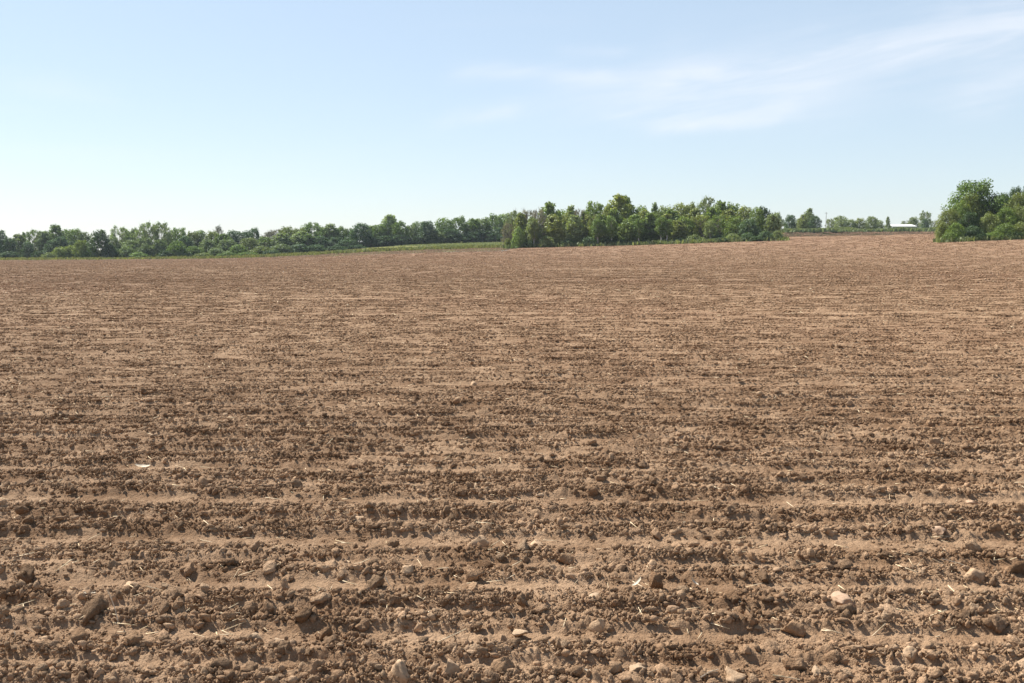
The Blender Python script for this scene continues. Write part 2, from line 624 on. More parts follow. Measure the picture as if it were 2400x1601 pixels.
def patch(name, px0, px1, d0, d1, lift, mat, n=40, m=14, label=None):
    P = np.linspace(px0, px1, n)
    t = np.linspace(0, 1, m)
    a = np.interp(P, np.linspace(px0, px1, len(d0)), d0)
    b = np.interp(P, np.linspace(px0, px1, len(d1)), d1)
    Yp = a[None, :] + (b - a)[None, :] * t[:, None]
    Xp = (P[None, :] - 1200) / FPX * Yp
    Zp = terrain(Xp, Yp) + lift
    kk = np.arange(Yp.size, dtype=np.int32).reshape(Yp.shape)
    q = np.stack([kk[:-1, :-1], kk[:-1, 1:], kk[1:, 1:], kk[1:, :-1]], -1).reshape(-1, 4)
    o = obj(name, mesh_np(name, np.stack([Xp, Yp, Zp], -1).reshape(-1, 3), quads=q, smooth=True), mat)
    tag(o, label, kind='structure')
    return o


patch('young_crop_field', 890, 1260, [398, 366, 348], [412, 428, 440], 0.06, M_PALE,
      label='pale green strip of young crop below the trees')
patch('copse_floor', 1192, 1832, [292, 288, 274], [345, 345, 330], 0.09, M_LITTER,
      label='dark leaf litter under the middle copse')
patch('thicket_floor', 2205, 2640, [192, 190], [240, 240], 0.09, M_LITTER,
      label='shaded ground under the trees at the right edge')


# ------------------------------------------------------------------ clods
def ico(sub):
    import bmesh
    bm = bmesh.new()
    bmesh.ops.create_icosphere(bm, subdivisions=sub, radius=1.0)
    co = np.array([v.co[:] for v in bm.verts])
    tr = np.array([[v.index for v in f.verts] for f in bm.faces], dtype=np.int32)
    bm.free()
    return co, tr


def n3(p, f, seed):
    a = vnoise(p[:, 0] * f + 31.1, p[:, 1] * f + p[:, 2] * f * 0.73 + 17, seed)
    b = vnoise(p[:, 1] * f - 11.3, p[:, 2] * f - p[:, 0] * f * 0.61 + 5, seed + 3)
    c = vnoise(p[:, 2] * f + 7.7, p[:, 0] * f + p[:, 1] * f * 0.81 - 9, seed + 5)
    return (a + b + c) / 3 - 0.5


def clod_mesh(name, seed, sub, mat, angular=0.5, smooth=False, crumb=1.0):
    co, tr = ico(sub)
    r = np.random.default_rng(seed)
    p = co.copy()
    # broken faces: clip the ball by random planes
    for _ in range(int(9 + 8 * angular)):
        nrm = r.normal(size=3)
        nrm /= np.linalg.norm(nrm)
        d = r.uniform(0.40, 0.85)
        over = p @ nrm - d
        p = p - np.maximum(over, 0)[:, None] * nrm[None, :] * r.uniform(0.75, 1.0)
    k = 1 + 0.6 * n3(co, 1.4, seed) + 0.45 * crumb * n3(co, 3.3, seed + 9) + 0.75 * crumb * n3(co, 9.1, seed + 19)
    p = p * k[:, None]
    p = p * r.uniform(0.8, 1.2, size=3)
    p /= np.abs(p[:, :2]).max()
    me = mesh_np(name, p, tris=tr, smooth=smooth)
    me.materials.append(mat)
    return me


BIG = [clod_mesh('soil_clod', 40 + i, 3, M_CLOD, 0.2 + 0.6 * (i % 3) / 2, False) for i in range(9)]
BIGDARK = [clod_mesh('soil_clod', 60 + i, 3, M_DARKCLOD, 0.4, False) for i in range(5)]
STONES = [clod_mesh('stone', 80 + i, 3, M_STONE, 1.0, False, 0.75) for i in range(4)]
PALES = [clod_mesh('stone', 85 + i, 3, M_PALESTONE, 1.0, False, 0.6) for i in range(3)]
PINKS = [clod_mesh('stone', 90 + i, 3, M_PINK, 1.0, False, 0.75) for i in range(2)]
SMALL = [clod_mesh('crumb', 120 + i, 2, M_CLOD, 0.5, False) for i in range(8)]


def cluster_mesh(name, seed, nn=36, ex=1.0, ey=1.0):
    # a handful of crumbs lying together, unit radius
    r = np.random.default_rng(seed)
    co, tr = ico(1)
    C, T = [], []
    for i in range(nn):
        rad = 0.045 * (1 - r.uniform() * (1 - (0.045 / 0.36) ** 1.1)) ** (-1 / 1.1)
        p = co * (1 + 0.35 * n3(co * 1.0 + i, 2.1, seed + i))[:, None]
        for _ in range(7):
            nrm = r.normal(size=3)
            nrm /= np.linalg.norm(nrm)
            p = p - np.maximum(p @ nrm - r.uniform(.25, .65), 0)[:, None] * nrm
        a = r.uniform(0, 6.28)
        p = p * r.uniform(.65, 1.5, 3)
        p = np.stack([p[:, 0] * math.cos(a) - p[:, 1] * math.sin(a), p[:, 0] * math.sin(a) + p[:, 1] * math.cos(a), p[:, 2] * .8], 1)
        q_, b_ = math.sqrt(r.uniform()), r.uniform(0, 6.28)
        C.append(p * rad + np.array([ex * q_ * math.cos(b_), ey * q_ * math.sin(b_), rad * 0.10]))
        T.append(tr + i * len(co))
    me = mesh_np(name, np.concatenate(C), tris=np.concatenate(T))
    me.materials.append(M_CLOD)
    return me


CLUSTER = [cluster_mesh('crumbs', 300 + i * 50) for i in range(9)]
STRIP = [cluster_mesh('crumbs', 900 + i * 50, 40, 2.6, 0.42) for i in range(9)]
FARC = [clod_mesh('crumb', 140 + i, 1, M_CLOD, 0.5, False) for i in range(6)]


def scatter(n, y0, y1, rlo, rhi, power, seed, umax=0.58, band=0.85, fall=0.0):
    """random soil lumps in a wedge of the field, thicker on the rough crests"""
    r = np.random.default_rng(seed)
    out = []
    got = 0
    while got < n:
        m = n * 3
        y = np.sqrt(r.uniform(y0 * y0, y1 * y1, m))
        x = r.uniform(-umax, umax, m) * (y + 1.2)
        w = (1 - band) + band * np.clip(cloddy(x, y), 0, 1) ** 2.2
        patchy = 0.65 + 0.7 * fbm(x * 0.7, y * 0.7, 2, 61)
        ok = r.uniform(0, 1, m) < w * np.clip(patchy, 0, 1) * np.minimum(1.0, (4.5 / y) ** fall)
        x, y = x[ok], y[ok]
        out.append(np.stack([x, y], 1))
        got += len(x)
    p = np.concatenate(out)[:n]
    rad = rlo * (1 - r.uniform(0, 1, n) * (1 - (rlo / rhi) ** power)) ** (-1 / power)
    return p[:, 0], p[:, 1], rad


def point_stuff(name, x, y, z, rad, protos, seed, label, flat=(0.6, 1.0), tip=0.6, along=False):
    r = np.random.default_rng(seed)
    n = len(x)
    me = mesh_np(name, np.stack([x, y, z], 1))
    rot = np.stack([r.uniform(-tip, tip, n), r.uniform(-tip, tip, n), (r.integers(0, 2, n) * math.pi + r.normal(0, .05, n)) if along else r.uniform(0, 6.28, n)], 1)
    scl = np.stack([rad * r.uniform(.85, 1.25, n), rad * r.uniform(.75, 1.05, n), rad * r.uniform(*flat, n)], 1)
    for nm, typ, arr in (('rot', 'FLOAT_VECTOR', rot), ('scl', 'FLOAT_VECTOR', scl)):
        at = me.attributes.new(nm, typ, 'POINT')
        at.data.foreach_set('vector', arr.astype(np.float32).ravel())
    at = me.attributes.new('pick', 'INT', 'POINT')
    at.data.foreach_set('value', r.integers(0, len(protos), n).astype(np.int32))
    coll = bpy.data.collections.new(name + '_shapes')
    for i, pm in enumerate(protos):
        coll.objects.link(bpy.data.objects.new('%s_shape' % name, pm))
    o = obj(name, me)
    ng = bpy.data.node_groups.new(name, 'GeometryNodeTree')
    ng.interface.new_socket('Geometry', in_out='INPUT', socket_type='NodeSocketGeometry')
    ng.interface.new_socket('Geometry', in_out='OUTPUT', socket_type='NodeSocketGeometry')
    b = NB(ng)
    gi, go = b.new('NodeGroupInput'), b.new('NodeGroupOutput')
    ci = b.new('GeometryNodeCollectionInfo')
    ci.inputs['Collection'].default_value = coll
    ci.inputs['Separate Children'].default_value = True
    ci.inputs['Reset Children'].default_value = True
    ip = b.new('GeometryNodeInstanceOnPoints')
    b.link(gi.outputs[0], ip.inputs['Points'])
    b.link(ci.outputs[0], ip.inputs['Instance'])
    ip.inputs['Pick Instance'].default_value = True
    a1 = b.new('GeometryNodeInputNamedAttribute', data_type='INT')
    a1.inputs[0].default_value = 'pick'
    b.link(a1.outputs[0], ip.inputs['Instance Index'])
    a2 = b.new('GeometryNodeInputNamedAttribute', data_type='FLOAT_VECTOR')
    a2.inputs[0].default_value = 'rot'
    e = b.new('FunctionNodeEulerToRotation')
    b.link(a2.outputs[0], e.inputs[0])
    b.link(e.outputs[0], ip.inputs['Rotation'])
    a3 = b.new('GeometryNodeInputNamedAttribute', data_type='FLOAT_VECTOR')
    a3.inputs[0].default_value = 'scl'
    b.link(a3.outputs[0], ip.inputs['Scale'])
    b.link(ip.outputs[0], go.inputs[0])
    md = o.modifiers.new('scatter', 'NODES')
    md.node_group = ng
    tag(o, label, kind='stuff')
    return o


# noticeable single clods and stones: px, py of the base, width px, height px, shape, name, label
HERO = [
    (1125, 1284, 56, 40, 'stone', 'stone', 'angular tan stone with a sunlit top near the middle of the foreground'),
    (1540, 1378, 42, 54, 'dark', 'soil_clod', 'upright egg-shaped dark clod beside a white curved husk'),
    (1528, 1326, 30, 20, 'stone', 'stone', 'small pale stone just behind the upright egg-shaped clod'),
    (205, 1456, 78, 56, 'dark', 'soil_clod', 'largest dark rounded clod in the left foreground'),
    (585, 1445, 56, 46, 'clod', 'soil_clod', 'chunky brown clod right of the large dark left clod'),
    (665, 1390, 36, 40, 'clod', 'soil_clod', 'squarish brown clod with a pale chip at its right'),
    (305, 1382, 44, 24, 'stone', 'stone', 'pale flat stone behind the large dark left clod'),
    (60, 1362, 62, 60, 'dark', 'soil_clod', 'tall dark clod near the left edge of the picture'),
    (570, 1244, 50, 30, 'dark', 'soil_clod', 'dark low clod with bright chips at its foot, left of centre'),
    (955, 1206, 42, 30, 'dark', 'soil_clod', 'dark brown clod on the crest behind the tan stone, to its left'),
    (1060, 1240, 40, 36, 'dark', 'soil_clod', 'dark clod directly behind and left of the tan stone'),
    (915, 1290, 40, 32, 'dark', 'soil_clod', 'dark clod on the same row left of the tan stone'),
    (1275, 1168, 42, 18, 'stone', 'stone', 'flat brownish slab lying on the middle rough crest'),
    (1462, 1196, 66, 34, 'clod', 'soil_clod', 'broad pale-topped clod on the middle rough crest'),
    (1510, 1172, 36, 18, 'dark', 'soil_clod', 'small dark block behind the broad pale-topped clod'),
    (1390, 1414, 44, 16, 'pale', 'stone', 'pale oblong stone lying flat below the upright egg-shaped clod'),
    (1402, 1478, 40, 46, 'stone', 'stone', 'pointed brown stone standing on end, centre right foreground'),
    (1215, 1486, 54, 28, 'pale', 'stone', 'pale broad flat-topped stone left of the pointed stone'),
    (2205, 1258, 48, 28, 'pink', 'stone', 'pinkish pale stone with dark shadow, right middle ground'),
    (2285, 1300, 48, 36, 'clod', 'soil_clod', 'rounded brown clod below and right of the pinkish stone'),
    (2318, 1158, 34, 16, 'pale', 'stone', 'pale flat stone highest of the pair near the right edge'),
    (2284, 1178, 46, 15, 'pink', 'stone', 'long flat pale stone lower of the pair near the right edge'),
    (2265, 1398, 42, 30, 'dark', 'soil_clod', 'smooth dark clod near the right edge, beside a short shadow'),
    (1975, 1420, 66, 44, 'pink', 'soil_clod', 'big pale pinkish lump leaning against darker clods at right'),
    (2035, 1416, 46, 38, 'clod', 'soil_clod', 'brown clod touching the big pale pinkish lump on its right'),
    (1935, 1342, 52, 34, 'clod', 'soil_clod', 'brown crumbly clod behind the big pale pinkish lump'),
    (2290, 1360, 44, 30, 'stone', 'stone', 'rounded pale stone in front of the dark right-edge clods'),
    (2160, 1352, 44, 26, 'clod', 'soil_clod', 'olive-brown clod midway between the pinkish stone and the right edge clods'),
    (2385, 1350, 54, 44, 'dark', 'soil_clod', 'dark reddish clod cut by the right edge of the picture'),
    (1860, 1480, 60, 38, 'dark', 'soil_clod', 'dark overhanging clod with a deep shadow, right foreground'),
    (735, 1584, 60, 44, 'clod', 'soil_clod', 'reddish brown clod at the bottom edge, left of centre'),
    (190, 1600, 42, 36, 'clod', 'soil_clod', 'smooth rounded brown clod cut by the bottom edge at left'),
    (1058, 1592, 54, 58, 'stone', 'soil_clod', 'tall pale lump with a dark right side at the bottom edge'),
    (940, 1600, 50, 52, 'stone', 'soil_clod', 'pale blocky lump left of the tall lump at the bottom edge'),
    (1180, 1584, 66, 46, 'dark', 'soil_clod', 'wide dark clod right of the tall lump at the bottom edge'),
    (1720, 1600, 64, 34, 'stone', 'soil_clod', 'pale broad lump on the bottom edge right of centre'),
    (1868, 1582, 66, 52, 'clod', 'soil_clod', 'large brown clod near the bottom edge, right foreground'),
    (1918, 1590, 34, 38, 'pale', 'stone', 'pale pointed stone beside the large brown bottom-edge clod'),
    (760, 1490, 32, 34, 'dark', 'soil_clod', 'small dark upright clod between pale stones, left foreground'),
    (600, 1504, 32, 26, 'pale', 'stone', 'small bright stone left of a flat pale one, left foreground'),
    (655, 1510, 44, 22, 'pale', 'stone', 'flat pale stone right of a small bright one, left foreground'),
    (310, 1520, 60, 44, 'dark', 'soil_clod', 'dark clod with black shadow on the first smooth band, left'),
    (465, 1520, 48, 36, 'clod', 'soil_clod', 'brown clod midway between the dark clod and the bright stone'),
    (185, 1512, 66, 40, 'dark', 'soil_clod', 'wide dark clod overhanging a deep shadow at left'),
    (95, 1518, 40, 26, 'stone', 'stone', 'pale olive stone at the left end of the deep shadow'),
    (845, 1238, 46, 24, 'stone', 'stone', 'pale wedge-shaped stone on a crest left of centre'),
    (955, 1350, 34, 34, 'stone', 'stone', 'pale pointed stone in the rough row left of centre'),
    (880, 1372, 52, 40, 'dark', 'soil_clod', 'dark clod casting a black shadow beside a bent straw'),
    (1110, 1390, 34, 30, 'clod', 'soil_clod', 'brown clod below the tan stone in the rough row'),
    (1325, 1318, 44, 30, 'dark', 'soil_clod', 'dark crumbly clod two steps right of the tan stone'),
    (1140, 1335, 52, 28, 'dark', 'soil_clod', 'wide dark clod just below the tan stone'),
    (1255, 1282, 44, 24, 'stone', 'stone', 'pale rough stone right of the tan stone on its row'),
    (2190, 1600, 60, 40, 'clod', 'soil_clod', 'reddish clod cluster piece in the bottom right corner'),
    (2130, 1545, 40, 34, 'stone', 'soil_clod', 'pale lump amid dark ones, bottom right'),
    (1590, 1600, 50, 34, 'clod', 'soil_clod', 'brown lump on the bottom edge below the pointed stone'),
    (1490, 1588, 60, 26, 'pale', 'soil_clod', 'long pale lump lying flat at the bottom edge'),
    (1230, 805, 16, 12, 'dark', 'soil_clod', 'lone dark clod far out in the middle of the field'),
    (645, 828, 16, 12, 'dark', 'soil_clod', 'lone dark clod far out in the left half of the field'),
    (1110, 906, 20, 14, 'stone', 'stone', 'small bright rounded stone on a row far out left of centre'),
    (1182, 905, 16, 12, 'stone', 'stone', 'small bright stone right of its brighter twin far out'),
]
hx, hy_, hr = [], [], []
SHAPES = {'clod': BIG, 'dark': BIGDARK, 'stone': STONES, 'pale': PALES, 'pink': PINKS}
for i, (px, py, w, h, kind, nm, lab) in enumerate(HERO):
    x, y = ground_at(px, py)
    dist = math.hypot(y, EYE)
    rw = 0.5 * w * dist / FPX
    rh = 0.5 * h * dist / FPX
    z = float(soil_z(np.array([x]), np.array([y]))[0])
    me = SHAPES[kind][i % len(SHAPES[kind])]
    o = obj(nm, me)
    o.scale = (rw * 1.08, rw * random.uniform(.8, 1.0), rh * 1.2)
    o.location = (x, y + rw * 0.4, float(terrain(x, y)) * 0.5 + 0.5 * z + rh * 0.66)
    o.rotation_euler = (random.uniform(-.25, .25), random.uniform(-.25, .25), random.uniform(0, 6.28))
    if kind in ('dark', 'clod'):
        nm2 = 'clod'
    tag(o, lab, 'stone' if nm == 'stone' else 'soil clod', 'stones in the tilled field' if nm == 'stone' else 'soil clods on the rough rows')
    hx.append(x)
    hy_.append(y)
    hr.append(rw)
hx, hy_, hr = np.array(hx), np.array(hy_), np.array(hr)


def clear_of_heroes(x, y, r):
    ok = np.ones(len(x), bool)
    for a, b, c in zip(hx, hy_, hr):
        ok &= (x - a) ** 2 + (y - b) ** 2 > (0.9 * c + 0.5 * r) ** 2
    return ok


bx_, by_, br_ = scatter(330, 3.0, 10.0, 0.027, 0.050, 2.0, 507, band=0.98, umax=0.52, fall=1.6)
# medium clods: the ones that show largest are single things, the rest a mass
cx, cy, cr = scatter(4800, 2.7, 11.0, 0.012, 0.048, 2.0, 501, band=0.99, fall=1.5)
cx, cy, cr = np.concatenate([cx, bx_]), np.concatenate([cy, by_]), np.concatenate([cr, br_])
ok = clear_of_heroes(cx, cy, cr)
cx, cy, cr = cx[ok], cy[ok], cr[ok]
cz = soil_z(cx, cy)
vis = (np.abs(cx) < 0.53 * cy) & (cy > 3.72)
show = np.where(vis, cr / cy, 0)
order = np.argsort(-show)
N_SINGLE = 240
single = order[:N_SINGLE]
ORD = ['first', 'second', 'third', 'fourth', 'fifth', 'sixth', 'seventh', 'eighth', 'ninth', 'tenth', 'eleventh', 'twelfth',
       'thirteenth', 'fourteenth', 'fifteenth', 'sixteenth', 'seventeenth', 'eighteenth', 'nineteenth', 'twentieth']
TENS = {20: 'twenty', 30: 'thirty', 40: 'forty', 50: 'fifty', 60: 'sixty', 70: 'seventy'}


def ordinal(n):
    if n <= 20:
        return ORD[n - 1]
    t, k = n // 10 * 10, n % 10
    if k == 0:
        return TENS[t][:-1] + 'ieth'
    return TENS[t] + '-' + ORD[k - 1]


rows = np.floor(row_phase(cx[single], cy[single])).astype(int)
row_ids = sorted(set(rows.tolist()))
for rk, rid in enumerate(row_ids):
    mem = [single[j] for j in range(len(single)) if rows[j] == rid]
    mem.sort(key=lambda j: cx[j] / cy[j])
    for q, j in enumerate(mem):
        me = BIG[int(j) % len(BIG)]
        o = obj('soil_clod', me)
        r = float(cr[j])
        o.scale = (r * random.uniform(.95, 1.3), r * random.uniform(.75, 1.05), r * random.uniform(.6, 1.0))
        o.rotation_euler = (random.uniform(-.5, .5), random.uniform(-.5, .5), random.uniform(0, 6.28))
        o.location = (float(cx[j]), float(cy[j]), float(cz[j]) + r * 0.20)
        side = 'left' if q < len(mem) / 2 else 'right'
        n_ = q + 1 if q < len(mem) / 2 else len(mem) - q
        tag(o, 'brown soil lump, %s from the %s of the %s lumpy row from bottom' % (ordinal(n_), side, ordinal(rk + 1)),
            'soil clod', 'soil clods on the rough rows')
rest = np.setdiff1d(np.arange(len(cx)), single)
point_stuff('loose_soil_clods', cx[rest], cy[rest], cz[rest] + cr[rest] * 0.15, cr[rest], SMALL, 61,
            'loose clods strewn over the near rows')
ax, ay, ar = scatter(5800, 2.7, 9.5, 0.05, 0.08, 1.2, 502, band=0.99, fall=0.6)
point_stuff('soil_crumbs', ax, ay, soil_z(ax, ay) + 0.001, ar, STRIP, 62, 'fine crumbs of soil over the near rows', (1.0, 1.6), 0.08, True)
ax, ay, ar = scatter(4500, 2.7, 8.0, 0.030, 0.050, 1.2, 506, band=0.0)
point_stuff('soil_grit', ax, ay, soil_z(ax, ay), ar, CLUSTER, 66, 'fine grit over the near smooth bands', (0.8, 1.2), 0.12)
mx_, my_, mr_ = scatter(11000, 9.0, 30.0, 0.009, 0.042, 2.7, 503, band=0.99, fall=0.5)
ok = clear_of_heroes(mx_, my_, mr_)
mx_, my_, mr_ = mx_[ok], my_[ok], mr_[ok]
point_stuff('soil_clods_in_middle_rows', mx_, my_, soil_z(mx_, my_) + mr_ * 0.2, mr_, FARC, 63,
            'crumbled clods over the middle distance rows')
r = np.random.default_rng(505)
n = 150000
fy_ = np.exp(r.uniform(math.log(9.0), math.log(415), n))
fx_ = r.uniform(-.56, .56, n) * (fy_ + 1.2)
w_ = 0.02 + 0.98 * np.clip(cloddy(fx_, fy_), 0, 1) ** 2.0
w_ = np.where(fy_ > 70, 0.30 + 0.3 * fbm(fx_ * 0.05, fy_ * 0.05, 2, 62), w_)
ok = (r.uniform(0, 1, n) < w_) & (fy_ < np.interp(1200 + FPX * fx_ / fy_, EDGE_PX, EDGE_D) - 6)
copse = (1200 + FPX * fx_ / fy_ > 1180) & (fy_ > np.interp(1200 + FPX * fx_ / fy_, [1180, 1500, 1835, 1836, 2190, 2191], [290, 286, 272, 400, 400, 187]))
ok &= ~copse
fx_, fy_ = fx_[ok], fy_[ok]
fr_ = 0.056 * (fy_ / 8.5) ** 0.64 * r.uniform(.8, 1.2, len(fx_))
point_stuff('soil_crumbs_far_out', fx_, fy_, soil_z(fx_, fy_), fr_, STRIP, 64,
            'crumbled soil over the distant rows', (0.65, 1.0), 0.03, True)


# ------------------------------------------------------------------ straw and husks
def tube(pts, radii, sides=5):
    pts = [Vector(p) for p in pts]
    co, fa = [], []
    for i, p in enumerate(pts):
        d = (pts[min(i + 1, len(pts) - 1)] - pts[max(i - 1, 0)]).normalized()
        a = d.orthogonal().normalized()
        b = d.cross(a)
        for k in range(sides):
            t = 2 * math.pi * k / sides
            co.append(p + (a * math.cos(t) + b * math.sin(t)) * radii[i])
    for i in range(len(pts) - 1):
        for k in range(sides):
            k2 = (k + 1) % sides
            fa.append((i * sides + k, i * sides + k2, (i + 1) * sides + k2, (i + 1) * sides + k))
    return co, fa


STRAW = []
for v in range(6):
    r = random.Random(900 + v)
    pts = []
    bend = r.uniform(-.22, .22)
    kink = r.uniform(-.1, .2)
    for i in range(7):
        t = i / 6 - 0.5
        pts.append((t, bend * (0.25 - t * t) * 2, 0.04 + kink * abs(t) * (1 if t > 0 else 0.2)))
    co, fa = tube(pts, [0.022 * (1 - 0.4 * i / 6) for i in range(7)], 5)
    me = bpy.data.meshes.new('straw_stalk')
    me.from_pydata([c[:] for c in co], [], fa)
    me.materials.append(M_STRAW if v % 3 else M_HUSK)
    STRAW.append(me)

SLIST = [  # px,py to px,py in the photograph
    (265, 1385, 268, 1462, 'long thin upright straw behind the large dark left clod'),
    (345, 1380, 386, 1396, 'bent pale straw right of the pale flat stone at left'),
    (735, 1376, 762, 1392, 'short pale straw right of the squarish clod'),
    (905, 1344, 918, 1376, 'bent upright straw beside the dark clod left of centre'),
    (955, 1390, 962, 1408, 'short bright straw tip in the rough row left of centre'),
    (868, 1420, 892, 1437, 'pale straw sloping on the second rough row'),
    (1195, 1436, 1203, 1458, 'hooked white straw above the flat-topped pale stone'),
    (1010, 1512, 1092, 1474, 'longest straw, a thin stalk lying aslant at bottom centre'),
    (1094, 1508, 1104, 1482, 'short upright straw at the end of the longest stalk'),
    (36, 1480, 42, 1496, 'curved straw standing by the left edge'),
    (62, 1462, 76, 1484, 'curled pale straw left of the wide dark clod'),
    (2322, 1542, 2342, 1568, 'thick white straw in the bottom right corner'),
    (2205, 1306, 2262, 1322, 'curved straw lying below the pinkish stone'),
    (2252, 1476, 2270, 1492, 'short bright straw on the smooth band at right'),
    (300, 1310, 314, 1292, 'straw standing aslant in the left rough row'),
    (440, 1322, 448, 1300, 'small straw standing in the row right of the slanted one'),
    (1620, 1098, 1632, 1112, 'straw tip standing on a row right of centre'),
    (2130, 1093, 2142, 1106, 'straw bit standing on a row at right'),
    (1780, 1120, 1784, 1140, 'thin upright straw on a row right of centre'),
    (368, 985, 374, 1000, 'bright straw standing alone in the left middle ground'),
    (35, 1362, 60, 1374, 'pale straw lying under the tall dark left clod'),
    (190, 1402, 212, 1392, 'white straw leaning on the top of the largest dark clod'),
    (215, 1370, 232, 1352, 'straw pair stick rising behind the largest dark clod'),
    (1810, 1588, 1870, 1600, 'straw lying at the bottom edge left of the large brown clod'),
    (1645, 1600, 1680, 1574, 'long straw lying aslant on the bottom edge right of centre'),
    (690, 1230, 702, 1240, 'small straw chip on the row behind the chunky clods'),
    (1760, 1455, 1745, 1432, 'fine straw standing above the overhanging dark clod'),
    (1290, 1530, 1284, 1506, 'fine upright straw below the flat-topped pale stone'),
    (510, 1526, 520, 1545, 'pale straw on the smooth band below the brown clod'),
    (2180, 1318, 2215, 1340, 'thin straw near the rounded pale stone at right'),
]
for i, (ax0, ay0, ax1, ay1, lab) in enumerate(SLIST):
    py = max(ay0, ay1)
    x0, y0 = ground_at(ax0, py)
    x1, y1 = ground_at(ax1, py)
    d = math.hypot(y0, EYE)
    wdt = max(abs(ax1 - ax0), 4) * d / FPX
    hgt = (max(ay0, ay1) - min(ay0, ay1)) * d / FPX
    L = math.hypot(wdt, hgt)
    o = obj('straw_stalk', STRAW[i % 6])
    th = max(0.0022, 0.0028) / 0.022
    o.scale = (L, min(th, L * 1.2), th)
    sgn = 1 if (ax1 - ax0) * (ay1 - ay0) < 0 else -1
    tilt = math.atan2(hgt, wdt) * 0.85
    o.rotation_euler = (0, -sgn * tilt, random.uniform(-.25, .25))
    xm, ym = (x0 + x1) / 2, (y0 + y1) / 2
    zm = float(soil_z(np.array([xm]), np.array([ym]))[0])
    o.location = (xm, ym - 0.01, zm + 0.5 * L * math.sin(tilt) + 0.006)
    tag(o, lab, 'straw', 'straw stalks on the soil')


def husk_mesh(name, seed, curl=0.9, w=0.22):
    r = random.Random(seed)
    co, fa = [], []
    n, m = 9, 4
    for layer in (0, 1):
        for i in range(n):
            t = i / (n - 1) * 2 - 1
            ww = w * math.sqrt(max(0.02, 1 - t * t))
            for j in range(m):
                q = j / (m - 1) * 2 - 1
                a = t * curl
                co.append((math.sin(a) / curl, q * ww * (1 + .2 * r.uniform(-1, 1)),
                           (1 - math.cos(a)) / curl + 0.12 * q * q * ww + 0.03 * layer))
    for layer in (0, 1):
        o_ = layer * n * m
        for i in range(n - 1):
            for j in range(m - 1):
                f = (o_ + i * m + j, o_ + i * m + j + 1, o_ + (i + 1) * m + j + 1, o_ + (i + 1) * m + j)
                fa.append(f if layer else f[::-1])
    ring = [i * m for i in range(n)] + [(n - 1) * m + j for j in range(1, m)] + \
           [i * m + m - 1 for i in range(n - 2, -1, -1)] + [j for j in range(m - 2, 0, -1)]
    for a, b in zip(ring, ring[1:] + ring[:1]):
        fa.append((a, b, b + n * m, a + n * m))
    me = bpy.data.meshes.new(name)
    me.from_pydata(co, [], fa)
    me.materials.append(M_HUSK)
    me.polygons.foreach_set('use_smooth', [True] * len(me.polygons))
    return me


for i, (px, py, w, tilt, rz, lab) in enumerate([
    (1494, 1372, 40, -0.75, 0.2, 'white crescent husk leaning left of the upright egg-shaped clod'),
    (1626, 1370, 30, 0.85, -0.3, 'small white husk chip standing right of the egg-shaped clod'),
    (335, 1100, 44, 0.08, 0.1, 'bright cream husk lying on a row, left middle ground'),
    (310, 1084, 34, -0.12, 0.3, 'pinkish husk just behind the bright cream one'),
    (1372, 1596, 34, 0.5, 0.8, 'pale husk scrap standing at the bottom edge in the centre'),
    (210, 1408, 34, 0.2, 0.5, 'white husk flake on the slope behind the largest dark clod'),
    (563, 1252, 16, 0.2, 0.4, 'tiny bright chip at the foot of the dark low clod'),
]):
    x, y = ground_at(px, py)
    d = math.hypot(y, EYE)
    o = obj('corn_husk', husk_mesh('corn_husk', i, 0.9 if i < 2 else 0.5))
    s_ = 0.42 * w * d / FPX
    o.scale = (s_, s_, s_)
    z = float(soil_z(np.array([x]), np.array([y]))[0])
    o.rotation_euler = (0.5, tilt, rz)
    o.location = (x, y, z + 0.012 + abs(math.sin(tilt)) * s_ * 0.8)
    tag(o, lab, 'husk', 'pale husk scraps on the soil')

# flecks of straw over the whole field (a mass nobody could count)
r = np.random.default_rng(31)
n = 3000
yy = np.exp(r.uniform(math.log(4.0), math.log(110), n))
xx = r.uniform(-.56, .56, n) * (yy + 1)
zz = soil_z(xx, yy) + 0.008
ln = r.uniform(0.012, 0.06, n) * np.where(yy > 25, 1.3, 1)
wd = r.uniform(0.0012, 0.0028, n) * np.clip(yy / 9, 1, 5)
az = r.uniform(0, math.pi, n)
up = r.uniform(-.35, .5, n)
dv = np.stack([np.cos(az) * np.cos(up), np.sin(az) * np.cos(up), np.sin(up)], 1) * ln[:, None]
sv = np.stack([-np.sin(az), np.cos(az), np.zeros(n)], 1) * wd[:, None]
tv = np.stack([np.zeros(n), np.zeros(n), wd * 1.4], 1)
c0 = np.stack([xx, yy, zz], 1)
co = np.concatenate([c0 - dv - sv, c0 - dv + sv, c0 - dv + tv, c0 + dv - sv, c0 + dv + sv, c0 + dv + tv])
I = np.arange(n)
a, b, c, d, e, f = [I + k * n for k in range(6)]
q = np.concatenate([np.stack(v, 1) for v in ((a, b, e, d), (b, c, f, e), (c, a, d, f))])
t = np.concatenate([np.stack((a, c, b), 1), np.stack((d, e, f), 1)])
o = obj('straw_flecks', mesh_np('straw_flecks', co, quads=q, tris=t), M_STRAW)
tag(o, 'countless tiny straw flecks over the field', kind='stuff')


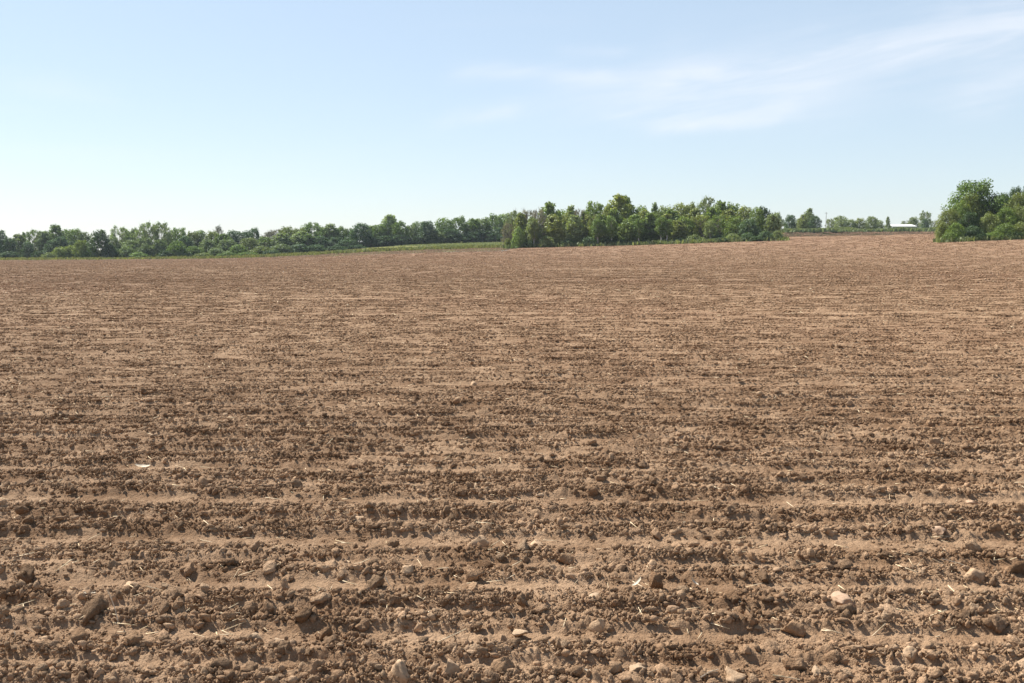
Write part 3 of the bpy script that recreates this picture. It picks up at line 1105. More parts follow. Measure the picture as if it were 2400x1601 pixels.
# ------------------------------------------------------------------ trees
def limb(co, fa, p0, p1, r0, r1, sides, sag=0.0, rnd=None, seg=3):
    pts, rad = [], []
    for i in range(seg + 1):
        t = i / seg
        p = p0.lerp(p1, t)
        p = p + Vector((0, 0, -sag * math.sin(math.pi * t)))
        if rnd and 0 < i < seg:
            p = p + Vector((rnd.uniform(-1, 1), rnd.uniform(-1, 1), rnd.uniform(-.5, .5))) * (p1 - p0).length * 0.05
        pts.append(p)
        rad.append(r0 + (r1 - r0) * t)
    c, f = tube(pts, rad, sides)
    o_ = len(co)
    co.extend(c)
    fa.extend(tuple(i + o_ for i in q) for q in f)


def leaves(centres, radii, counts, size, rg, squash=0.8, droop=0.0):
    """leaf-clump faces spread through balls at the limb ends"""
    cen = np.repeat(np.array(centres), counts, 0)
    rad = np.repeat(np.array(radii), counts)
    n = len(cen)
    d = rg.normal(size=(n, 3))
    d /= np.linalg.norm(d, axis=1)[:, None]
    rr = rg.uniform(0, 1, n) ** 0.45
    off = d * (rr * rad)[:, None]
    off[:, 2] *= squash
    p = cen + off
    p[:, 2] -= droop * rr * rad * rg.uniform(0, 1, n)
    nrm = d * 0.8 + rg.normal(size=(n, 3)) * 0.55 + np.array([0, 0, 0.25])
    nrm /= np.linalg.norm(nrm, axis=1)[:, None]
    t = np.cross(nrm, rg.normal(size=(n, 3)))
    t /= np.linalg.norm(t, axis=1)[:, None] + 1e-9
    b = np.cross(nrm, t)
    s_ = size * rg.uniform(0.55, 1.3, n)
    s1 = (s_ * 0.5)[:, None]
    s2 = (s_ * rg.uniform(.28, .5, n))[:, None]
    lift = nrm * (s_ * 0.12)[:, None]
    co = np.concatenate([p - t * s1, p - b * s2 + lift, p + t * s1, p + b * s2 + lift])
    I = np.arange(n)
    q = np.stack([I, I + n, I + 2 * n, I + 3 * n], 1)
    return co, q


def tree_meshes(kind, seed):
    """trunk and crown meshes for a tree 10 m tall"""
    rnd = random.Random(seed)
    rg = np.random.default_rng(seed)
    tco, tfa = [], []
    cen, rad, cnt = [], [], []
    H = 10.0
    size, squash, droop, per = 0.46, 0.85, 0.0, 95
    if kind == 'round':
        base, W_, K, rb, per = 0.9, 3.4, 62, (0.95, 1.6), 62
    elif kind == 'tall':
        base, W_, K, rb, per = 0.8, 2.0, 56, (0.75, 1.25), 62
    elif kind == 'spread':
        base, W_, K, rb, per = 1.3, 4.2, 60, (0.95, 1.6), 62
    elif kind == 'feather':
        base, W_, K, rb, per, size, droop = 1.2, 3.7, 48, (0.75, 1.2), 62, 0.40, 0.5
    elif kind == 'dense':
        base, W_, K, rb, per = 0.3, 3.0, 64, (0.95, 1.5), 66
    elif kind == 'cone':
        base, W_, K, rb, per, size = 0.3, 2.4, 54, (0.6, 1.1), 70, 0.38
    elif kind == 'bare':
        base, W_, K, rb, per, size = 1.4, 2.9, 56, (0.7, 1.2), 42, 0.30
    elif kind == 'oak':
        base, W_, K, rb, per, size = 0.7, 3.4, 70, (0.95, 1.55), 150, 0.29
    elif kind == 'thicket':
        base, W_, K, rb, per, size = 0.2, 5.6, 50, (1.6, 2.8), 150, 0.52
    elif kind == 'stem':
        base, W_, K, rb, per, size = 3.2, 1.9, 44, (0.6, 1.1), 60, 0.38
    else:  # bush
        base, W_, K, rb, per, size = 0.2, 5.6, 44, (1.8, 3.0), 80, 0.85
    bushy = kind in ('bush', 'thicket')
    lean = Vector((rnd.uniform(-.5, .5), rnd.uniform(-.5, .5), 0))
    top = Vector((lean.x, lean.y, H * (0.6 if bushy else 0.86)))
    r0 = {'bush': .12, 'thicket': .12, 'cone': .17, 'bare': .17, 'stem': .24}.get(kind, .21)
    limb(tco, tfa, Vector((0, 0, -0.7)), Vector((lean.x * .2, lean.y * .2, base + 1.0)), r0 * 1.25, r0 * .8, 8, 0, rnd, 3)
    limb(tco, tfa, Vector((lean.x * .2, lean.y * .2, base + .95)), top, r0 * .8, .03, 6, 0, rnd, 4)
    for i in range(K):
        t = (i + rnd.random()) / K
        if kind == 'cone':
            z = base + (H - base - .3) * t
            env = W_ * (1 - t) ** 0.8 + 0.12
        elif kind == 'tall':
            z = base + (H - base - .6) * t
            env = W_ * (math.sin(math.pi * min(1, 0.16 + 0.80 * t)) ** 0.75)
        elif bushy:
            z = base + (H - 2.0) * t
            env = W_ * math.sqrt(max(0.04, 1 - t ** 2))
        elif kind in ('spread', 'feather'):
            z = base + (H - base - .7) * t ** 0.8
            env = W_ * (math.sin(math.pi * (0.12 + 0.78 * t)) ** 0.6)
        else:
            z = base + (H - base - .8) * t
            env = W_ * (math.sin(math.pi * (0.18 + 0.74 * t)) ** 0.65)
        az = i * 2.399 + rnd.uniform(-.5, .5)
        rr = env * (0.35 + 0.65 * math.sqrt(rnd.random())) * rnd.uniform(.8, 1.12)
        c = Vector((lean.x * z / H + rr * math.cos(az), lean.y * z / H + rr * math.sin(az), z + rnd.uniform(-.3, .3)))
        rb_ = rnd.uniform(*rb) * (1.0 if t < .8 else .8)
        cen.append(c[:])
        rad.append(rb_)
        cnt.append(int(per * rnd.uniform(.6, 1.35) * (rb_ / (sum(rb) / 2)) ** 1.5) + 6)
        zs = max(base * .8, z - rr * rnd.uniform(.5, 1.0))
        s0 = Vector((lean.x * zs / H, lean.y * zs / H, zs))
        limb(tco, tfa, s0, c, r0 * .32 * (1 - .6 * t), .022, 4, 0.0, rnd, 3)
        if kind in ('bare', 'feather'):
            for _ in range(7 if kind == 'bare' else 3):
                e = c + Vector((rnd.uniform(-1, 1), rnd.uniform(-1, 1), rnd.uniform(-.2, 1.3))) * rb_ * 1.15
                limb(tco, tfa, s0.lerp(c, rnd.uniform(.5, 1)), e, .045, .018, 3, 0, rnd, 2)
    co, q = leaves(cen, rad, cnt, size, rg, squash, droop)
    tm = bpy.data.meshes.new('trunk')
    tm.from_pydata([v[:] for v in tco], [], tfa)
    tm.polygons.foreach_set('use_smooth', [True] * len(tm.polygons))
    cm = mesh_np('crown', co, quads=q)
    cm.materials.append(M_LEAF)
    tm.materials.append(M_PALEBARK if kind == 'pale' else M_BARK)
    return tm, cm


VAR = {}
for kd, nv in (('round', 4), ('tall', 4), ('spread', 3), ('feather', 3), ('dense', 3), ('cone', 3), ('bare', 3), ('stem', 3), ('oak', 4), ('thicket', 4), ('bush', 5)):
    VAR[kd] = [tree_meshes(kd, 1000 + 37 * i + hash_) for i, hash_ in zip(range(nv), [len(kd) * 101] * nv)]
PALETRUNK = {}

WIDTH = {'round': 6.2, 'tall': 3.7, 'spread': 7.6, 'feather': 6.6, 'dense': 5.8, 'cone': 5.0, 'bare': 5.2, 'stem': 4.0, 'oak': 6.6, 'thicket': 12.0, 'bush': 12.0}
TREE_N = [0]


def tree(px, top, wpx, D, kind, rgb, label, group, name=None, cat='tree', pale=False):
    """a tree whose crown centre is seen at px, its tip at row top, at distance D"""
    x = (px - 1200) / FPX * D
    z = float(terrain(x, D)) - 0.1
    # photo row of the tip -> height
    ang = math.atan((800.5 - top) / FPX) - PITCH
    h = EYE + D * math.tan(ang) - z
    h = max(h, 0.8)
    w = wpx * D / FPX
    TREE_N[0] += 1
    rr = random.Random(TREE_N[0] * 13 + 5)
    tm, cm = VAR[kind][rr.randrange(len(VAR[kind]))]
    e = empty(name or ('bush' if kind in ('bush', 'thicket') else 'tree'), (x, D, z))
    e.rotation_euler = (0, 0, rr.uniform(0, 6.28))
    sw = w / WIDTH[kind]
    e.scale = (sw, sw, h / 10.0)
    if pale:
        if tm.name not in PALETRUNK:
            t2 = tm.copy()
            t2.materials.clear()
            t2.materials.append(M_PALEBARK)
            PALETRUNK[tm.name] = t2
        tm = PALETRUNK[tm.name]
    obj('trunk', tm, None, e)
    c = obj('crown', cm, None, e)
    j = rr.uniform(.88, 1.12)
    c.color = (rgb[0] * j, rgb[1] * j, rgb[2] * j, 1)
    tag(e, label, cat, group)
    return e


GREEN = (0.172, 0.232, 0.062)
YELLOW = (0.250, 0.282, 0.072)
OLIVE = (0.210, 0.236, 0.078)
DARK = (0.055, 0.090, 0.034)
BLUE = (0.085, 0.132, 0.062)
GREY = (0.200, 0.240, 0.108)
PALE = (0.265, 0.310, 0.135)
BROWN = (0.185, 0.165, 0.115)
DEEP = (0.125, 0.185, 0.050)
CN = {DEEP: 'deep green', GREEN: 'mid green', YELLOW: 'yellow-green', OLIVE: 'olive green', DARK: 'very dark green', BLUE: 'dark bluish green',
      GREY: 'grey-green', PALE: 'pale green', BROWN: 'brownish'}
KN = {'round': 'rounded', 'tall': 'tall narrow', 'spread': 'wide spreading', 'feather': 'airy', 'dense': 'dense',
      'cone': 'pointed', 'bare': 'twiggy', 'stem': 'long-trunked', 'oak': 'broad', 'thicket': 'low rounded', 'bush': 'low bushy'}


HAZE_TINT = (0.76, 0.83, 0.90)      # darker leaf tone for the far treeline, distance haze painted in as blue


def zone(items, where, group, shade=(1, 1, 1)):
    """items: (px, top, wpx, D, kind, colour[, label]) ; ordinals run from the left"""
    items = sorted(items, key=lambda i: i[0])
    cntr = {}
    tot = {}
    for it in items:
        tot[(it[4] in ('bush', 'thicket'))] = tot.get((it[4] in ('bush', 'thicket')), 0) + 1
    for it in items:
        px, top, wpx, D, kind, col = it[:6]
        bush = kind in ('bush', 'thicket')
        cntr[bush] = cntr.get(bush, 0) + 1
        lab = it[6] if len(it) > 6 else None
        if not lab:
            lab = '%s %s %s, %s from left %s' % (KN[kind], CN[col], 'bush' if bush else 'tree', ordinal(cntr[bush]), where)
            lab = lab.replace('low bushy', 'low rounded')
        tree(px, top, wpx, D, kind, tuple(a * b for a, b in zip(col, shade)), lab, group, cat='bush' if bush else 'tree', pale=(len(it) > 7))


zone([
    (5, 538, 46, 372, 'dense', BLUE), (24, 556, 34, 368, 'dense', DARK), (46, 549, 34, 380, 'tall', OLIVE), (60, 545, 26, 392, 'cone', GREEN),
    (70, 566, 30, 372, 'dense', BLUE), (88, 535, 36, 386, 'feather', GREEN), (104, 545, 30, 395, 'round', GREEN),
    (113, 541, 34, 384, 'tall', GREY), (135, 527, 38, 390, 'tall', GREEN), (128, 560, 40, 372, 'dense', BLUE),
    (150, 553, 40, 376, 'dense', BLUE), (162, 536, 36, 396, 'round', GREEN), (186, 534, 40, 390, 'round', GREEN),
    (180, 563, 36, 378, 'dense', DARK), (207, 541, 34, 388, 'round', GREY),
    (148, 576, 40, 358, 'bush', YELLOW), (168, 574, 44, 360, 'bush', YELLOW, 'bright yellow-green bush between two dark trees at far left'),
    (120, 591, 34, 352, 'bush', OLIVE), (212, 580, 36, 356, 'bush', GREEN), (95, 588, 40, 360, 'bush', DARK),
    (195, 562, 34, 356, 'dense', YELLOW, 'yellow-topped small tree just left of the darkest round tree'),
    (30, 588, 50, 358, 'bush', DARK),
], 'left of the darkest tree', 'trees in the far left treeline', HAZE_TINT)
zone([
    (240, 537, 46, 352, 'dense', DARK, 'darkest dense tree standing forward in the left treeline'),
    (262, 572, 40, 351, 'bush', DARK, 'dark bush hugging the right foot of the darkest tree'),
], '', 'trees in the far left treeline')
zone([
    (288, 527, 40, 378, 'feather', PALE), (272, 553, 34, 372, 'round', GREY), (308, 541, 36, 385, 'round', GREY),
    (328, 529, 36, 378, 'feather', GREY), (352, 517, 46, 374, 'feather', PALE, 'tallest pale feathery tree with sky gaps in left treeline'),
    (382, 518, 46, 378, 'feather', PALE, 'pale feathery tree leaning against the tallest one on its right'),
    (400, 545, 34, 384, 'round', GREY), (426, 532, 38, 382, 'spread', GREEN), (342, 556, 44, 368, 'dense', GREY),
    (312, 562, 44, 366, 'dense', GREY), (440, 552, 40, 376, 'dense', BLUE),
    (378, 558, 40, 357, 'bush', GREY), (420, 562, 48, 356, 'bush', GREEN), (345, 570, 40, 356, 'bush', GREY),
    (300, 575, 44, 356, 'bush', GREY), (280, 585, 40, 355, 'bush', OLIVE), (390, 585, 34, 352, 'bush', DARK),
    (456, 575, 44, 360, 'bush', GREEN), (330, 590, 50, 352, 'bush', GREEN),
], 'between darkest tree and twiggy tops', 'trees in the left treeline', HAZE_TINT)
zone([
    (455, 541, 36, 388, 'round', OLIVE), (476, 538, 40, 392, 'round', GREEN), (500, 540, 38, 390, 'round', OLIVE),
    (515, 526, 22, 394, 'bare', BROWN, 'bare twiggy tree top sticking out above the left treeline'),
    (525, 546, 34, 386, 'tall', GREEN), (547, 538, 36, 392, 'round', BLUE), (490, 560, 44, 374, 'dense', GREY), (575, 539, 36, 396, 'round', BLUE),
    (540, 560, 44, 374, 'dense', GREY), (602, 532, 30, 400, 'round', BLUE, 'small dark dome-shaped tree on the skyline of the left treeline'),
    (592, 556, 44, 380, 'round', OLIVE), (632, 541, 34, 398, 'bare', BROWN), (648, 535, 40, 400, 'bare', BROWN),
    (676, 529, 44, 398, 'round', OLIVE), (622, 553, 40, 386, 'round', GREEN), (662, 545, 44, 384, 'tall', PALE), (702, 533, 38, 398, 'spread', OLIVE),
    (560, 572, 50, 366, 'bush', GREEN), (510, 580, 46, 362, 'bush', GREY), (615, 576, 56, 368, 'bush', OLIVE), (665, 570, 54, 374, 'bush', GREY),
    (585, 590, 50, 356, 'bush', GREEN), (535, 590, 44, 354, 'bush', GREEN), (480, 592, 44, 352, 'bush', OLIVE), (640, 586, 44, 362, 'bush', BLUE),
], 'around the twiggy brown tops', 'trees in the left treeline', HAZE_TINT)
zone([
    (706, 541, 42, 388, 'tall', PALE), (735, 520, 46, 402, 'spread', GREEN), (722, 548, 40, 386, 'tall', GREEN),
    (760, 528, 40, 400, 'round', GREEN), (778, 525, 38, 402, 'tall', PALE), (750, 552, 44, 388, 'dense', BLUE),
    (800, 529, 40, 402, 'round', GREEN), (790, 555, 40, 392, 'dense', BLUE), (822, 533, 32, 404, 'round', GREY),
    (845, 521, 52, 394, 'dense', BLUE, 'broad dark blue-green tree in the middle of the left treeline'),
    (872, 527, 34, 406, 'tall', PALE), (884, 533, 34, 404, 'round', GREEN),
    (912, 501, 38, 408, 'tall', PALE, 'pale tall dome rising above the left treeline'),
    (896, 524, 40, 404, 'round', GREEN), (940, 516, 40, 404, 'round', GREEN),
    (815, 562, 50, 388, 'dense', BLUE), (870, 555, 46, 394, 'dense', BLUE), (905, 552, 50, 396, 'dense', DARK), (945, 550, 50, 400, 'dense', BLUE),
    (705, 570, 50, 376, 'bush', BLUE), (745, 572, 50, 378, 'bush', BLUE), (790, 575, 50, 380, 'bush', BLUE), (835, 573, 50, 384, 'bush', BLUE),
], 'around the pale treeline dome', 'trees in the left treeline', HAZE_TINT)
zone([
    (966, 527, 34, 410, 'round', GREY), (985, 518, 40, 414, 'spread', GREEN),
    (1006, 516, 38, 406, 'dense', BLUE, 'dark blue-green upright tree between two lighter round ones'),
    (1040, 509, 44, 414, 'round', GREEN), (1078, 505, 46, 416, 'round', GREEN), (1062, 535, 50, 408, 'dense', BLUE), (1022, 540, 40, 406, 'tall', GREY),
    (1110, 512, 38, 418, 'tall', GREEN), (1132, 508, 38, 420, 'round', PALE), (1100, 542, 46, 412, 'dense', BLUE),
    (1140, 540, 50, 416, 'dense', BLUE), (1160, 499, 44, 420, 'round', GREEN), (1188, 498, 42, 424, 'round', PALE),
    (980, 553, 44, 402, 'dense', DARK), (1180, 532, 50, 416, 'dense', BLUE), (1215, 500, 44, 424, 'round', GREEN),
], 'just left of the copse', 'trees in the left treeline', HAZE_TINT)

# the middle copse, standing forward on the field
zone([
    (1206, 489, 36, 306, 'feather', GREY), (1192, 520, 30, 300, 'bare', BROWN), (1236, 488, 44, 300, 'bare', BROWN),
    (1262, 487, 42, 298, 'bare', BROWN, 'brown thinly leafed tree with pale trunk, left part of the copse', 1),
    (1290, 472, 44, 302, 'tall', GREEN), (1316, 489, 36, 310, 'round', GREEN), (1336, 482, 30, 306, 'tall', PALE),
    (1358, 486, 30, 300, 'bare', BROWN), (1390, 468, 58, 312, 'round', GREEN, 'broad green dome in the left half of the copse'),
    (1386, 500, 44, 297, 'feather', OLIVE), (1420, 487, 34, 306, 'bare', BROWN),
    (1248, 512, 36, 294, 'tall', GREY), (1300, 500, 40, 294, 'tall', OLIVE), (1345, 503, 40, 295, 'tall', GREY), (1405, 502, 40, 293, 'tall', GREEN), (1325, 497, 36, 299, 'feather', OLIVE), (1225, 500, 34, 297, 'tall', OLIVE), (1246, 505, 26, 291, 'stem', GREY, 'slender pale-trunked tree at the left end of the copse', 1), (1252, 515, 24, 290.5, 'stem', OLIVE, 'shorter pale-trunked tree hugging the slender one at copse left', 1), (1400, 508, 28, 290, 'stem', DEEP, 'pale-trunked tree below the broad dome of the copse', 1), (1432, 505, 26, 290, 'stem', DEEP, 'pale-trunked tree at the foot of the tallest copse tree', 1), (1372, 495, 34, 300, 'tall', GREEN),
    (1452, 454, 52, 304, 'tall', YELLOW, 'tallest yellow-green tree in the middle copse'), (1470, 460, 36, 308, 'tall', GREEN),
    (1215, 530, 34, 291, 'bush', GREEN), (1190, 556, 18, 293, 'bush', OLIVE), (1280, 552, 40, 289, 'bush', GREY), (1330, 560, 36, 290, 'bush', BLUE),
    (1380, 553, 40, 290, 'bush', BLUE), (1240, 562, 28, 289, 'bush', DARK), (1425, 560, 36, 290, 'bush', DARK),
    (1440, 490, 40, 297, 'tall', GREEN), (1425, 478, 34, 303, 'tall', OLIVE),
], 'in left half of copse', 'trees in the middle copse')
zone([
    (1500, 480, 40, 308, 'round', GREEN), (1530, 476, 36, 312, 'cone', GREEN), (1556, 480, 44, 308, 'round', GREY), (1590, 474, 46, 310, 'round', OLIVE),
    (1616, 472, 40, 312, 'round', OLIVE),
    (1650, 458, 50, 312, 'feather', GREY, 'grey-green tree with bare white limbs topping the copse', 1),
    (1686, 470, 38, 306, 'tall', GREEN), (1712, 472, 40, 304, 'round', GREEN), (1738, 481, 40, 300, 'round', OLIVE),
    (1768, 484, 38, 292, 'round', GREEN), (1787, 480, 34, 294, 'round', DARK, 'dark rounded tree near the right end of the copse'),
    (1808, 500, 32, 288, 'tall', GREY), (1485, 500, 40, 296, 'tall', GREEN), (1520, 497, 40, 297, 'tall', GREEN), (1555, 500, 40, 296, 'tall', OLIVE), (1505, 490, 34, 300, 'tall', OLIVE), (1538, 488, 34, 301, 'feather', GREEN), (1573, 488, 36, 301, 'tall', GREEN), (1625, 486, 36, 303, 'tall', OLIVE), (1662, 484, 38, 301, 'tall', GREEN), (1702, 488, 38, 297, 'tall', OLIVE),
    (1600, 505, 44, 297, 'round', GREEN), (1640, 500, 46, 298, 'feather', YELLOW), (1680, 502, 44, 294, 'feather', GREEN), (1720, 505, 46, 290, 'round', GREEN),
    (1755, 512, 44, 284, 'dense', BLUE), (1590, 515, 36, 291, 'tall', OLIVE), (1470, 512, 36, 291, 'tall', GREEN), (1496, 508, 26, 289, 'stem', DEEP, 'pale-trunked tree first right of the tallest copse tree', 1), (1548, 505, 28, 288.5, 'stem', DEEP, 'pale-trunked tree in front of the copse middle', 1), (1560, 510, 26, 288, 'stem', DEEP, 'pale-trunked tree just right of the copse middle', 1), (1662, 515, 26, 284.5, 'stem', GREY, 'pale-trunked tree below the white-limbed tree', 1),
], 'in right half of copse', 'trees in the middle copse')
zone([
    (1460, 560, 36, 289, 'bush', DARK), (1508, 561, 36, 288, 'bush', BLUE), (1555, 561, 34, 288, 'bush', DARK), (1590, 557, 36, 287, 'bush', BLUE),
    (1625, 549, 40, 286, 'bush', GREY), (1680, 549, 40, 284, 'bush', BLUE), (1715, 546, 38, 281, 'bush', GREY), (1750, 544, 36, 278, 'bush', BLUE),
    (1790, 540, 36, 276, 'bush', BLUE), (1818, 538, 26, 276, 'bush', GREY, 'bush with a dark shadow at the right tip of the copse'),
    (1690, 556, 40, 280, 'bush', DARK), (1770, 553, 40, 275, 'bush', DARK),
], 'along the copse front foot', 'bushes at the foot of the copse')

# far skyline between the copse and the right-hand trees
zone([
    (1817, 496, 26, 440, 'round', GREY), (1846, 502, 26, 450, 'dense', BLUE), (1868, 511, 26, 452, 'round', GREY),
    (1890, 487, 22, 446, 'tall', GREY, 'tallest round-topped tree on the far skyline right of the copse'),
    (1904, 505, 28, 442, 'dense', BLUE), (1877, 503, 20, 440, 'tall', OLIVE), (1940, 511, 20, 462, 'feather', GREY), (1965, 505, 34, 468, 'round', GREY),
    (1990, 513, 26, 470, 'round', GREY), (2010, 510, 26, 470, 'round', OLIVE), (2035, 506, 28, 474, 'dense', GREY), (2054, 515, 24, 480, 'round', GREY),
    (2076, 508, 17, 472, 'cone', GREY, 'small pointed tree left of the white roof'),
], 'between copse and white roof', 'trees on the far skyline')
zone([
    (2120, 516, 34, 560, 'bare', GREY), (2137, 507, 24, 548, 'dense', GREY),
    (2162, 492, 26, 530, 'feather', GREY, 'forked tree with two small tufts right of the white roof'),
    (2163, 511, 18, 524, 'dense', BLUE), (2183, 515, 18, 540, 'bare', GREY),
], 'right of the white roof', 'trees on the far skyline')

# trees at the right edge
zone([
    (2284, 416, 104, 204, 'oak', DEEP, 'big round-topped tree highest in the right-hand group'),
    (2262, 450, 60, 202, 'oak', OLIVE), (2312, 455, 50, 203, 'oak', DARK),
    (2216, 486, 52, 198, 'oak', OLIVE, 'olive tree sloping down at the left end of the right-hand group'),
    (2240, 470, 44, 200, 'oak', GREEN), (2342, 448, 40, 214, 'oak', DARK), (2368, 433, 40, 220, 'oak', BLUE), (2395, 432, 40, 222, 'oak', BLUE),
    (2372, 450, 60, 204, 'oak', OLIVE), (2420, 445, 70, 206, 'oak', GREEN), (2345, 485, 60, 198, 'oak', GREEN),
    (2395, 480, 60, 198, 'oak', OLIVE),
    (2205, 515, 36, 196, 'thicket', OLIVE), (2235, 520, 50, 192, 'thicket', GREEN), (2275, 525, 50, 191, 'thicket', BLUE), (2312, 492, 54, 194, 'thicket', OLIVE),
    (2350, 520, 56, 191, 'thicket', GREEN), (2390, 515, 56, 191, 'thicket', OLIVE), (2262, 495, 44, 195, 'oak', DARK), (2430, 510, 60, 191, 'thicket', GREEN),
    (2325, 540, 44, 189, 'thicket', GREEN), (2375, 542, 44, 189, 'thicket', DARK), (2220, 542, 36, 189.5, 'thicket', GREEN), (2295, 545, 40, 188.8, 'thicket', DARK),
], 'in right-edge group', 'trees at the right edge', (0.85, 0.88, 0.85))


# ------------------------------------------------------------------ grass and brush masses
def blades(name, pts, hgt, wid, mat, label, seed, tuft=3):
    """tufts of blades; pts (n,3)"""
    r = np.random.default_rng(seed)
    p = np.repeat(pts, tuft, 0)
    h = np.repeat(hgt, tuft) * r.uniform(.6, 1.2, len(p))
    w = np.repeat(wid, tuft)
    n = len(p)
    p = p + np.stack([r.normal(0, 1, n) * w * 1.5, r.normal(0, 1, n) * w * 1.5, np.zeros(n)], 1)
    az = r.uniform(0, 2 * math.pi, n)
    t = np.stack([np.cos(az), np.sin(az), np.zeros(n)], 1) * w[:, None]
    lean = np.stack([r.normal(0, .35, n), r.normal(0, .35, n), np.ones(n)], 1) * h[:, None]
    lo = p - np.array([0, 0, .15])
    co = np.concatenate([lo - t * .5, lo + t * .5, p + lean * .6 + t * .55, p + lean * .6 - t * .55, p + lean])
    I = np.arange(n)
    q = np.stack([I, I + n, I + 2 * n, I + 3 * n], 1)
    tr = np.stack([I + 3 * n, I + 2 * n, I + 4 * n], 1)
    o = obj(name, mesh_np(name, co, quads=q, tris=tr), mat)
    tag(o, label, kind='stuff')
    return o


def strip_points(n, px0, px1, dfun, depth, seed):
    r = np.random.default_rng(seed)
    px = r.uniform(px0, px1, n)
    D = dfun(px) + r.uniform(0, 1, n) * depth
    x = (px - 1200) / FPX * D
    return np.stack([x, D, terrain(x, D)], 1), px


edge = lambda px: np.interp(px, EDGE_PX, EDGE_D)
P1, p1 = strip_points(7000, -80, 1190, lambda p: edge(p) - 0.5, 26, 71)
r = np.random.default_rng(72)
blades('margin_grass', P1, r.uniform(.25, .75, len(P1)) * (0.6 + 0.9 * fbm(P1[:, 0] * .12, P1[:, 1] * .2, 2, 8)), r.uniform(.25, .5, len(P1)),
       M_TUFT, 'rough green grass margin along the far left edge of the field', 73)
P2, p2 = strip_points(5000, 900, 1250, lambda p: np.interp(p, [890, 1075, 1260], [398, 368, 350]), 50, 74)
blades('crop_blades', P2, r.uniform(.2, .45, len(P2)), r.uniform(.25, .45, len(P2)), M_PALETUFT,
       'pale young crop growing below the trees left of the copse', 75)
P3, p3 = strip_points(1500, 760, 1185, lambda p: np.interp(p, [760, 1185], [350, 334]), 3.0, 76)
clump = fbm(P3[:, 0] * .35, P3[:, 1] * 0, 2, 18)
P3 = P3[clump > 0.48]
o = blades('dark_weeds', P3, r.uniform(.4, 0.9, len(P3)), r.uniform(.3, .55, len(P3)), M_BANK,
           'dark weeds lining the young crop left of the copse', 77, 4)
P4, p4 = strip_points(6500, 1835, 2215, lambda p: p * 0 + 424.0, 9.0, 78)
hh = 0.5 + 1.7 * fbm(P4[:, 0] * .12, P4[:, 1] * .1, 2, 19)
blades('rough_grass_bank', P4, hh, r.uniform(.35, .7, len(P4)), M_BANK, 'rough dark green bank on the field crest at right', 79, 4)
P5, p5 = strip_points(2600, 1190, 1835, lambda p: np.interp(p, [1190, 1500, 1835], [291, 286.5, 273]), 5.0, 80)
blades('copse_undergrowth', P5, r.uniform(.4, 1.3, len(P5)), r.uniform(.3, .6, len(P5)), M_BANK,
       'low undergrowth along the foot of the middle copse', 81, 3)
P6, p6 = strip_points(1500, 2200, 2520, lambda p: p * 0 + 188.0, 5.0, 82)
blades('thicket_undergrowth', P6, r.uniform(.3, 1.0, len(P6)), r.uniform(.2, .45, len(P6)), M_BANK,
       'low undergrowth under the trees at the right edge', 83, 3)

# ------------------------------------------------------------------ far shed and pole
M_ROOF = flat_material('white sheet roof', (0.64, 0.64, 0.62), (0.72, 0.72, 0.70), 0.6, 0.5)
M_WALL = flat_material('grey green cladding', (0.20, 0.235, 0.21), (0.27, 0.30, 0.27), 0.6, 0.8)
M_DOOR = flat_material('door paint', (0.10, 0.11, 0.11), (0.14, 0.15, 0.15), 1.0, 0.7)
M_POLE = flat_material('weathered timber', (0.16, 0.13, 0.11), (0.26, 0.22, 0.19), 2.0, 0.9)


def prism(name, prof, x0, x1, mat, parent):
    """extrude a (y,z) outline along x"""
    n_ = len(prof)
    co = [(x0, a, b) for a, b in prof] + [(x1, a, b) for a, b in prof]
    fa = [tuple(range(n_))[::-1], tuple(range(n_, 2 * n_))]
    for i in range(n_):
        j = (i + 1) % n_
        fa.append((i, j, j + n_, i + n_))
    me = bpy.data.meshes.new(name)
    me.from_pydata(co, [], fa)
    import bmesh
    bm = bmesh.new()
    bm.from_mesh(me)
    bmesh.ops.recalc_face_normals(bm, faces=bm.faces)
    bm.to_mesh(me)
    bm.free()
    return obj(name, me, mat, parent)


def boxp(name, x0, x1, y0, y1, z0, z1, mat, parent):
    return prism(name, [(y0, z0), (y1, z0), (y1, z1), (y0, z1)], x0, x1, mat, parent)


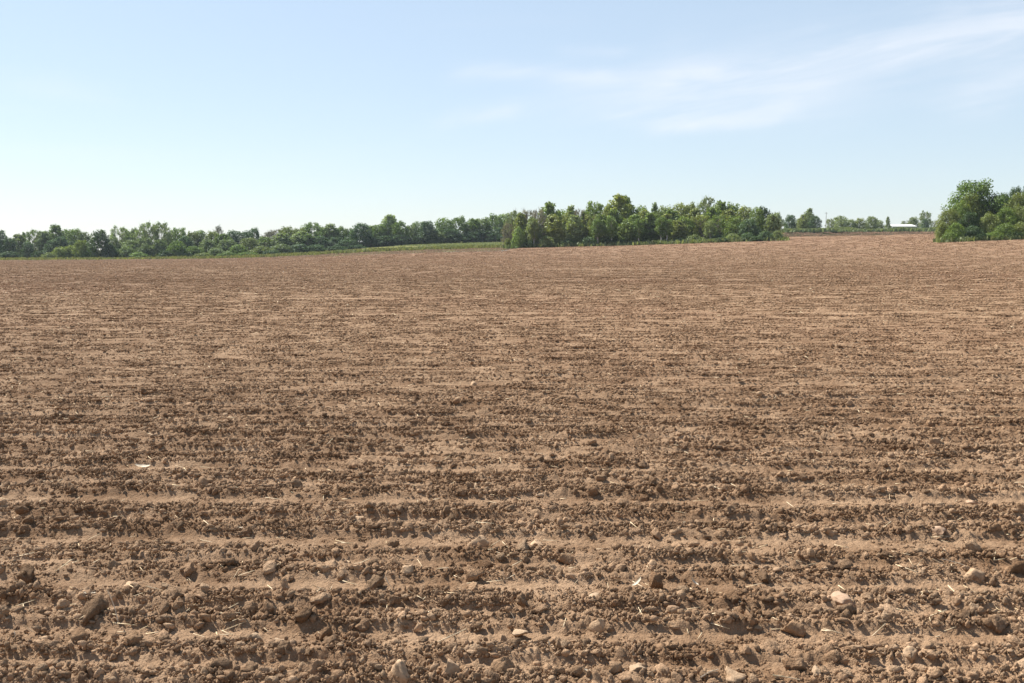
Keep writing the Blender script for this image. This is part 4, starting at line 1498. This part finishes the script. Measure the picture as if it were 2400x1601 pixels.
Ds = 505.0
xs = (2114 - 1200) / FPX * Ds
zs = float(terrain(xs, Ds))
shed = empty('farm_shed', (xs, Ds, zs))
tag(shed, 'long low farm shed with a bright white roof on the far skyline', 'shed')
eave = EYE + Ds * math.tan(math.atan((800.5 - 530.5) / FPX) - PITCH) - zs
ridge = EYE + Ds * math.tan(math.atan((800.5 - 526.0) / FPX) - PITCH) - zs
Lh = 0.5 * 57 * Ds / FPX
prism('wall', [(0.3, -1), (11.7, -1), (11.7, eave), (6, ridge - .25), (0.3, eave)], -Lh + .3, Lh - .3, M_WALL, shed)
prism('roof', [(-.3, eave - .12), (6, ridge), (12.3, eave - .12), (12.3, eave - .0), (6, ridge + .14), (-.3, eave + .02)], -Lh, Lh, M_ROOF, shed)
d_ = boxp('door', -1.6, 1.6, 0.22, 0.34, -0.2, min(3.2, eave - .4), M_DOOR, shed)
for wx in (-4.6, 4.0):
    boxp('window', wx - .6, wx + .6, 0.24, 0.34, 1.6, 2.5, M_DOOR, shed)

Dp = 452.0
xp = (1931 - 1200) / FPX * Dp
zp = float(terrain(xp, Dp))
htop = EYE + Dp * math.tan(math.atan((800.5 - 497) / FPX) - PITCH) - zp
pole = empty('utility_pole', (xp, Dp, zp))
tag(pole, 'thin wooden utility pole standing on the skyline right of the copse', 'utility pole')
co, fa = tube([(0, 0, -1), (0, 0, htop * .5), (0.05, 0, htop)], [.14, .12, .08], 8)
me = bpy.data.meshes.new('post')
me.from_pydata([c[:] for c in co], [], fa)
obj('post', me, M_POLE, pole)
boxp('crossarm', -.6, .6, -.06, .05, htop - .62, htop - .52, M_POLE, pole)
for wx in (-.5, .5):
    boxp('insulator', wx - .05, wx + .05, -.05, .05, htop - .52, htop - .34, M_DOOR, pole)

# ------------------------------------------------------------------ air
M_HAZE = bpy.data.materials.new('haze')
M_HAZE.use_nodes = True
nt = M_HAZE.node_tree
nt.nodes.clear()
n = NB(nt)
pv = n.new('ShaderNodeVolumePrincipled')
pv.inputs['Color'].default_value = (0.80, 0.90, 1.0, 1)
pv.inputs['Density'].default_value = 0.00009
pv.inputs['Anisotropy'].default_value = 0.2
out = n.new('ShaderNodeOutputMaterial')
n.link(pv.outputs[0], out.inputs['Volume'])
hz = prism('haze', [(-80, -3.0), (1850, -3.0), (1850, 30.0), (-80, 30.0)], -6200, 6200, M_HAZE, None)
tag(hz, 'thin pale haze over the fields', kind='stuff')
